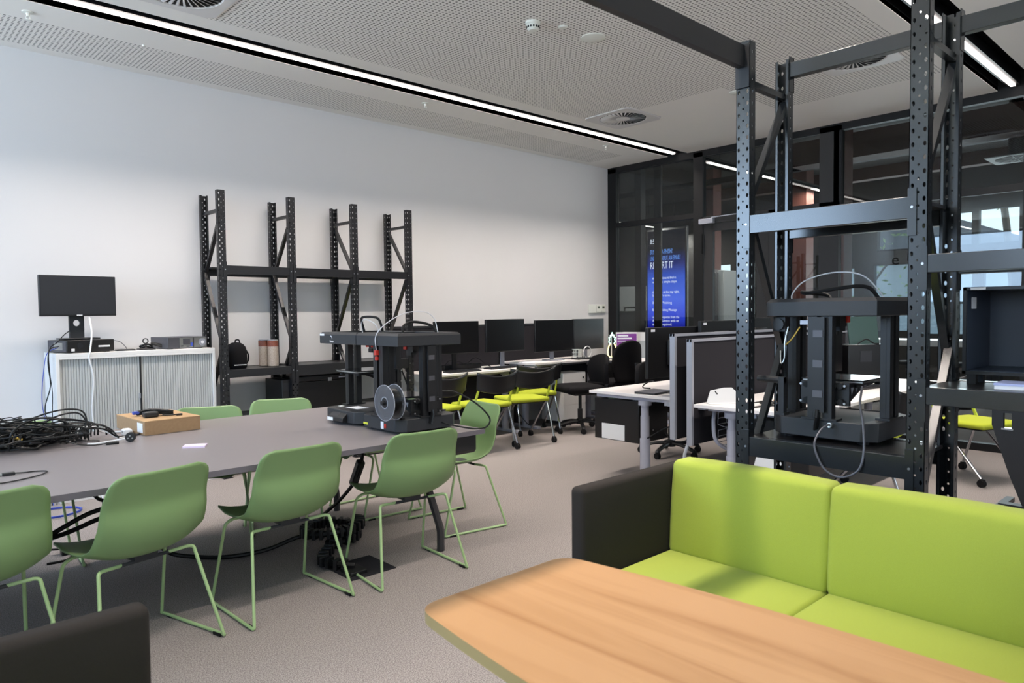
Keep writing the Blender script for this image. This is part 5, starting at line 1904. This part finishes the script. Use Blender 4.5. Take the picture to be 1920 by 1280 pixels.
o = MB().tube(spl([(4.93, 2.74, .66), (4.92, 2.73, .5), (4.90, 2.72, .3), (4.93, 2.72, .1), (4.98, 2.72, .015)], 7), .017, 8).build('grey_hose', M['silverleg'])
tag(o, 'grey cable hose dropping straight to the carpet below the near white desk', 'cable hose')
for i, (pts, lab) in enumerate((
        ([(4.84, 3.55, .37), (4.9, 3.4, .47), (5.02, 3.28, .50), (5.15, 3.25, .52)], 'black lead from the hanging pedestal to the lower wire basket'),
        ([(4.95, 3.45, .42), (4.99, 3.40, .34), (5.05, 3.32, .35), (5.1, 3.26, .43)], 'black lead sagging in a short loop behind the round desk leg'),
        ([(4.98, 3.42, .50), (5.04, 3.36, .49), (5.1, 3.30, .47)], 'short black lead with plug behind the round desk leg'))):
    o = MB().tube(spl(pts, 6), .006, 6).build('lead', M['cable'])
    tag(o, lab, 'cable')
monitor('monitor', 'dark monitor with white label on its back corner, beside the farther privacy screen', (5.14, 3.50, .735), PI - R(4), .70, .42, .135, MG, sticker=True)
monitor('monitor', 'dark monitor with label peeping over the privacy screens beside the rack post', (5.72, 3.42, .735), PI, .62, .36, .24, MG, sticker=True)
monitor('monitor', 'dark monitor peeping over the screens behind the rack printer', (6.42, 3.42, .735), PI, .62, .36, .255, MG, sticker=True)
t = thing('laptop', 'thin dark closed laptop on the white desk beside the farther screen', 'laptop', (4.96, 3.58, .735), R(4))
MB().box(-.13, -.1, .001, .17, .1, .012).build('base', M['screengrey'], t, bevel=.003)
MB().box(-.13, -.1, .0125, .17, .1, .018).build('lid', M['casegrey'], t, bevel=.002)
o = MB().tube(spl([(5.20, 3.78, .742), (5.15, 3.82, .75), (5.12, 3.79, .78), (5.17, 3.76, .81), (5.25, 3.78, .80)], 6), .006, 6).build('desk_lead', M['cable'])
tag(o, 'black looped lead on the white desk under the labelled monitor', 'cable')
# folded white plate on desk B
t = thing('plate_stand', 'white folded metal stand with cut corners on the near white desk', 'stand', (4.77, 2.80, .735), R(-38))
MB().prism([(-.135, 0), (-.105, .095), (.0, .115), (.06, .115), (.12, .06), (.12, 0)], 'y', .004, .008).box(-.135, -.06, 0, .12, .008, .004).build('folded_plate', M['white'], t, smooth=False)
MB().obox((-.06, .0035, .078), (.007, .003, .03), Matrix.Rotation(R(-40), 3, 'Y')).build('slot', M['ductdark'], t, smooth=False)
t = thing('small_box', 'small brown open box on the white desk, seen left of the rack printer', 'box', (4.70, 2.26, .735), R(8))
b = MB().box(-.06, -.05, 0, .06, .05, .003).box(-.06, -.05, 0, .06, -.047, .055).box(-.06, .047, 0, .06, .05, .055).box(-.06, -.05, 0, -.057, .05, .055).box(.057, -.05, 0, .06, .05, .055)
b.build('tray', M['card'], t, smooth=False)
MB().obox((0, .07, .062), (.12, .055, .003), Matrix.Rotation(R(20), 3, 'X')).build('flap', M['cardtop'], t, smooth=False)
t = thing('cable_tangle', 'thin black leads lying on the white desk behind the rack post', 'cables', (4.85, 2.42, .735))
for k in range(5):
    MB().tube(spl([(rnd.uniform(-.25, -.1), rnd.uniform(-.15, .15), .006), (rnd.uniform(-.1, .05), rnd.uniform(-.15, .15), .03), (rnd.uniform(.0, .2), rnd.uniform(-.15, .15), .012), (rnd.uniform(.2, .3), rnd.uniform(-.15, .1), .006)], 6), .0045, 6).build('lead', M['cable'], t)
# workstation seen through the printer
mon = monitor('monitor', 'black monitor seen from the front through the rack printer', (6.35, 2.72, .735), 0, .62, .37, .13, MG)
t = thing('tower_pc', 'black tower PC on the white desk seen through the rack printer', 'computer', (7.05, 2.66, .735), R(-35))
MB().box(-.24, -.11, .0, .24, .11, .36).build('case', M['screen'], t, bevel=.006)
MB().box(-.12, -.1125, .2, .0, -.109, .3).build('badge_panel', M['screengrey'], t, smooth=False)
t = thing('green_folder', 'dark green translucent sheet leaning on the tower PC behind the rack', 'sheet', (7.0, 2.66, 1.095), R(-35))
MB().obox((0, 0, .13), (.30, .012, .26), Matrix.Rotation(R(-10), 3, 'X')).build('panel', mat('dark_green_panel', (52, 74, 70), .25), t, smooth=False)
MB().tube(spl([(-.1, -.07, .006), (-.02, -.08, .05), (.06, -.07, .012), (.12, -.07, .006)], 5), .006, 6).build('lead', M['cable'], t)
t = thing('keyboard', 'black keyboard on the white desk seen through the rack printer frame', 'keyboard', (6.55, 2.42, .735), R(-12), 'keyboards on the white desks')
MB().box(-.22, -.07, 0, .22, .07, .016).build('body', M['plastic'], t, bevel=.003)
k = MB()
for i in range(15):
    for j in range(5):
        k.box(-.205 + i * .0275, -.058 + j * .0235, .016, -.205 + i * .0275 + .021, -.058 + j * .0235 + .018, .022)
k.build('keys', M['screengrey'], t, smooth=False)
# ------------------------------------------------------------------ right bay of the tall rack
t = thing('open_box', 'black open-fronted box with two stickers on the rack shelf', 'enclosure', (3.147, .827, 1.169))
W, H_, D = .54, .333, .34
for x in (.02, .12):
    for y in (-.03, -.5):
        MB().box(x - .015, y - .015, -.0385, x + .015, y + .015, .0).build('foot', M['rubber'], t, smooth=False)
b = MB().box(0, 0, .0, D, -.012, H_).box(0, -W + .012, 0, D, -W, H_).box(0, 0, H_ - .012, D, -W, H_).box(0, 0, 0, D, -W, .012)
b.build('shell', M['screen'], t, smooth=False)
MB().box(D - .012, -.012, .012, D, -W + .012, H_ - .012).box(.01, -.0125, .013, D - .012, -.0135, H_ - .013).build('inner_wall', M['bluelit'], t, smooth=False)
MB().box(.012, -.02, .0125, D - .013, -W + .02, .014).build('inner_floor', M['bluelit'], t, smooth=False)
MB().box(-.0008, -.025, H_ - .011, .0, -.075, H_ - .002).box(.06, -.0136, .25, .125, -.0142, .295).build('sticker', M['paper'], t, smooth=False)
t = thing('paper_stack', 'pale stack of papers with blue cover lying on the rack shelf before the open box', 'papers', (3.08, .494, 1.1305))
MB().box(-.07, -.2, 0, .06, .195, .014).build('sheets', M['paper'], t, smooth=False)
MB().box(-.072, -.202, .014, .062, .197, .022).build('cover', mat('pale_blue_cover', (176, 184, 226), .5), t, smooth=False)
# folded black furniture piece below the right bay
t = thing('folded_table', 'black tapered panel with slot handle on a foot bar, below the rack shelf', 'folded table', (6.0, 1.2, 0))
fp = MB()
for pl_ in ([(.97, .68), (.97, .80), (1.38, .80), (1.38, .68)], [(1.31, .565), (1.31, .68), (1.38, .68), (1.38, .59), (1.372, .565)],
            [(.97, .565), (.97, .68), (1.26, .68), (1.26, .565)], [(.97, .03), (.97, .565), (1.372, .565), (1.34, .46), (1.27, .24), (1.19, .03)]):
    fp.prism([(y - 1.2, z) for y, z in pl_], 'x', -.02, .02)
fp.build('panel', M['plastic'], t, smooth=False)
MB().box(-.25, .09, 0, .25, .14, .03).box(-.04, -.24, 0, .04, .13, .035).build('foot', M['plastic'], t, smooth=False)
MB().box(-.03, .05, .56, .03, .12, .572).build('handle_trim', M['zinc'], t, smooth=False)
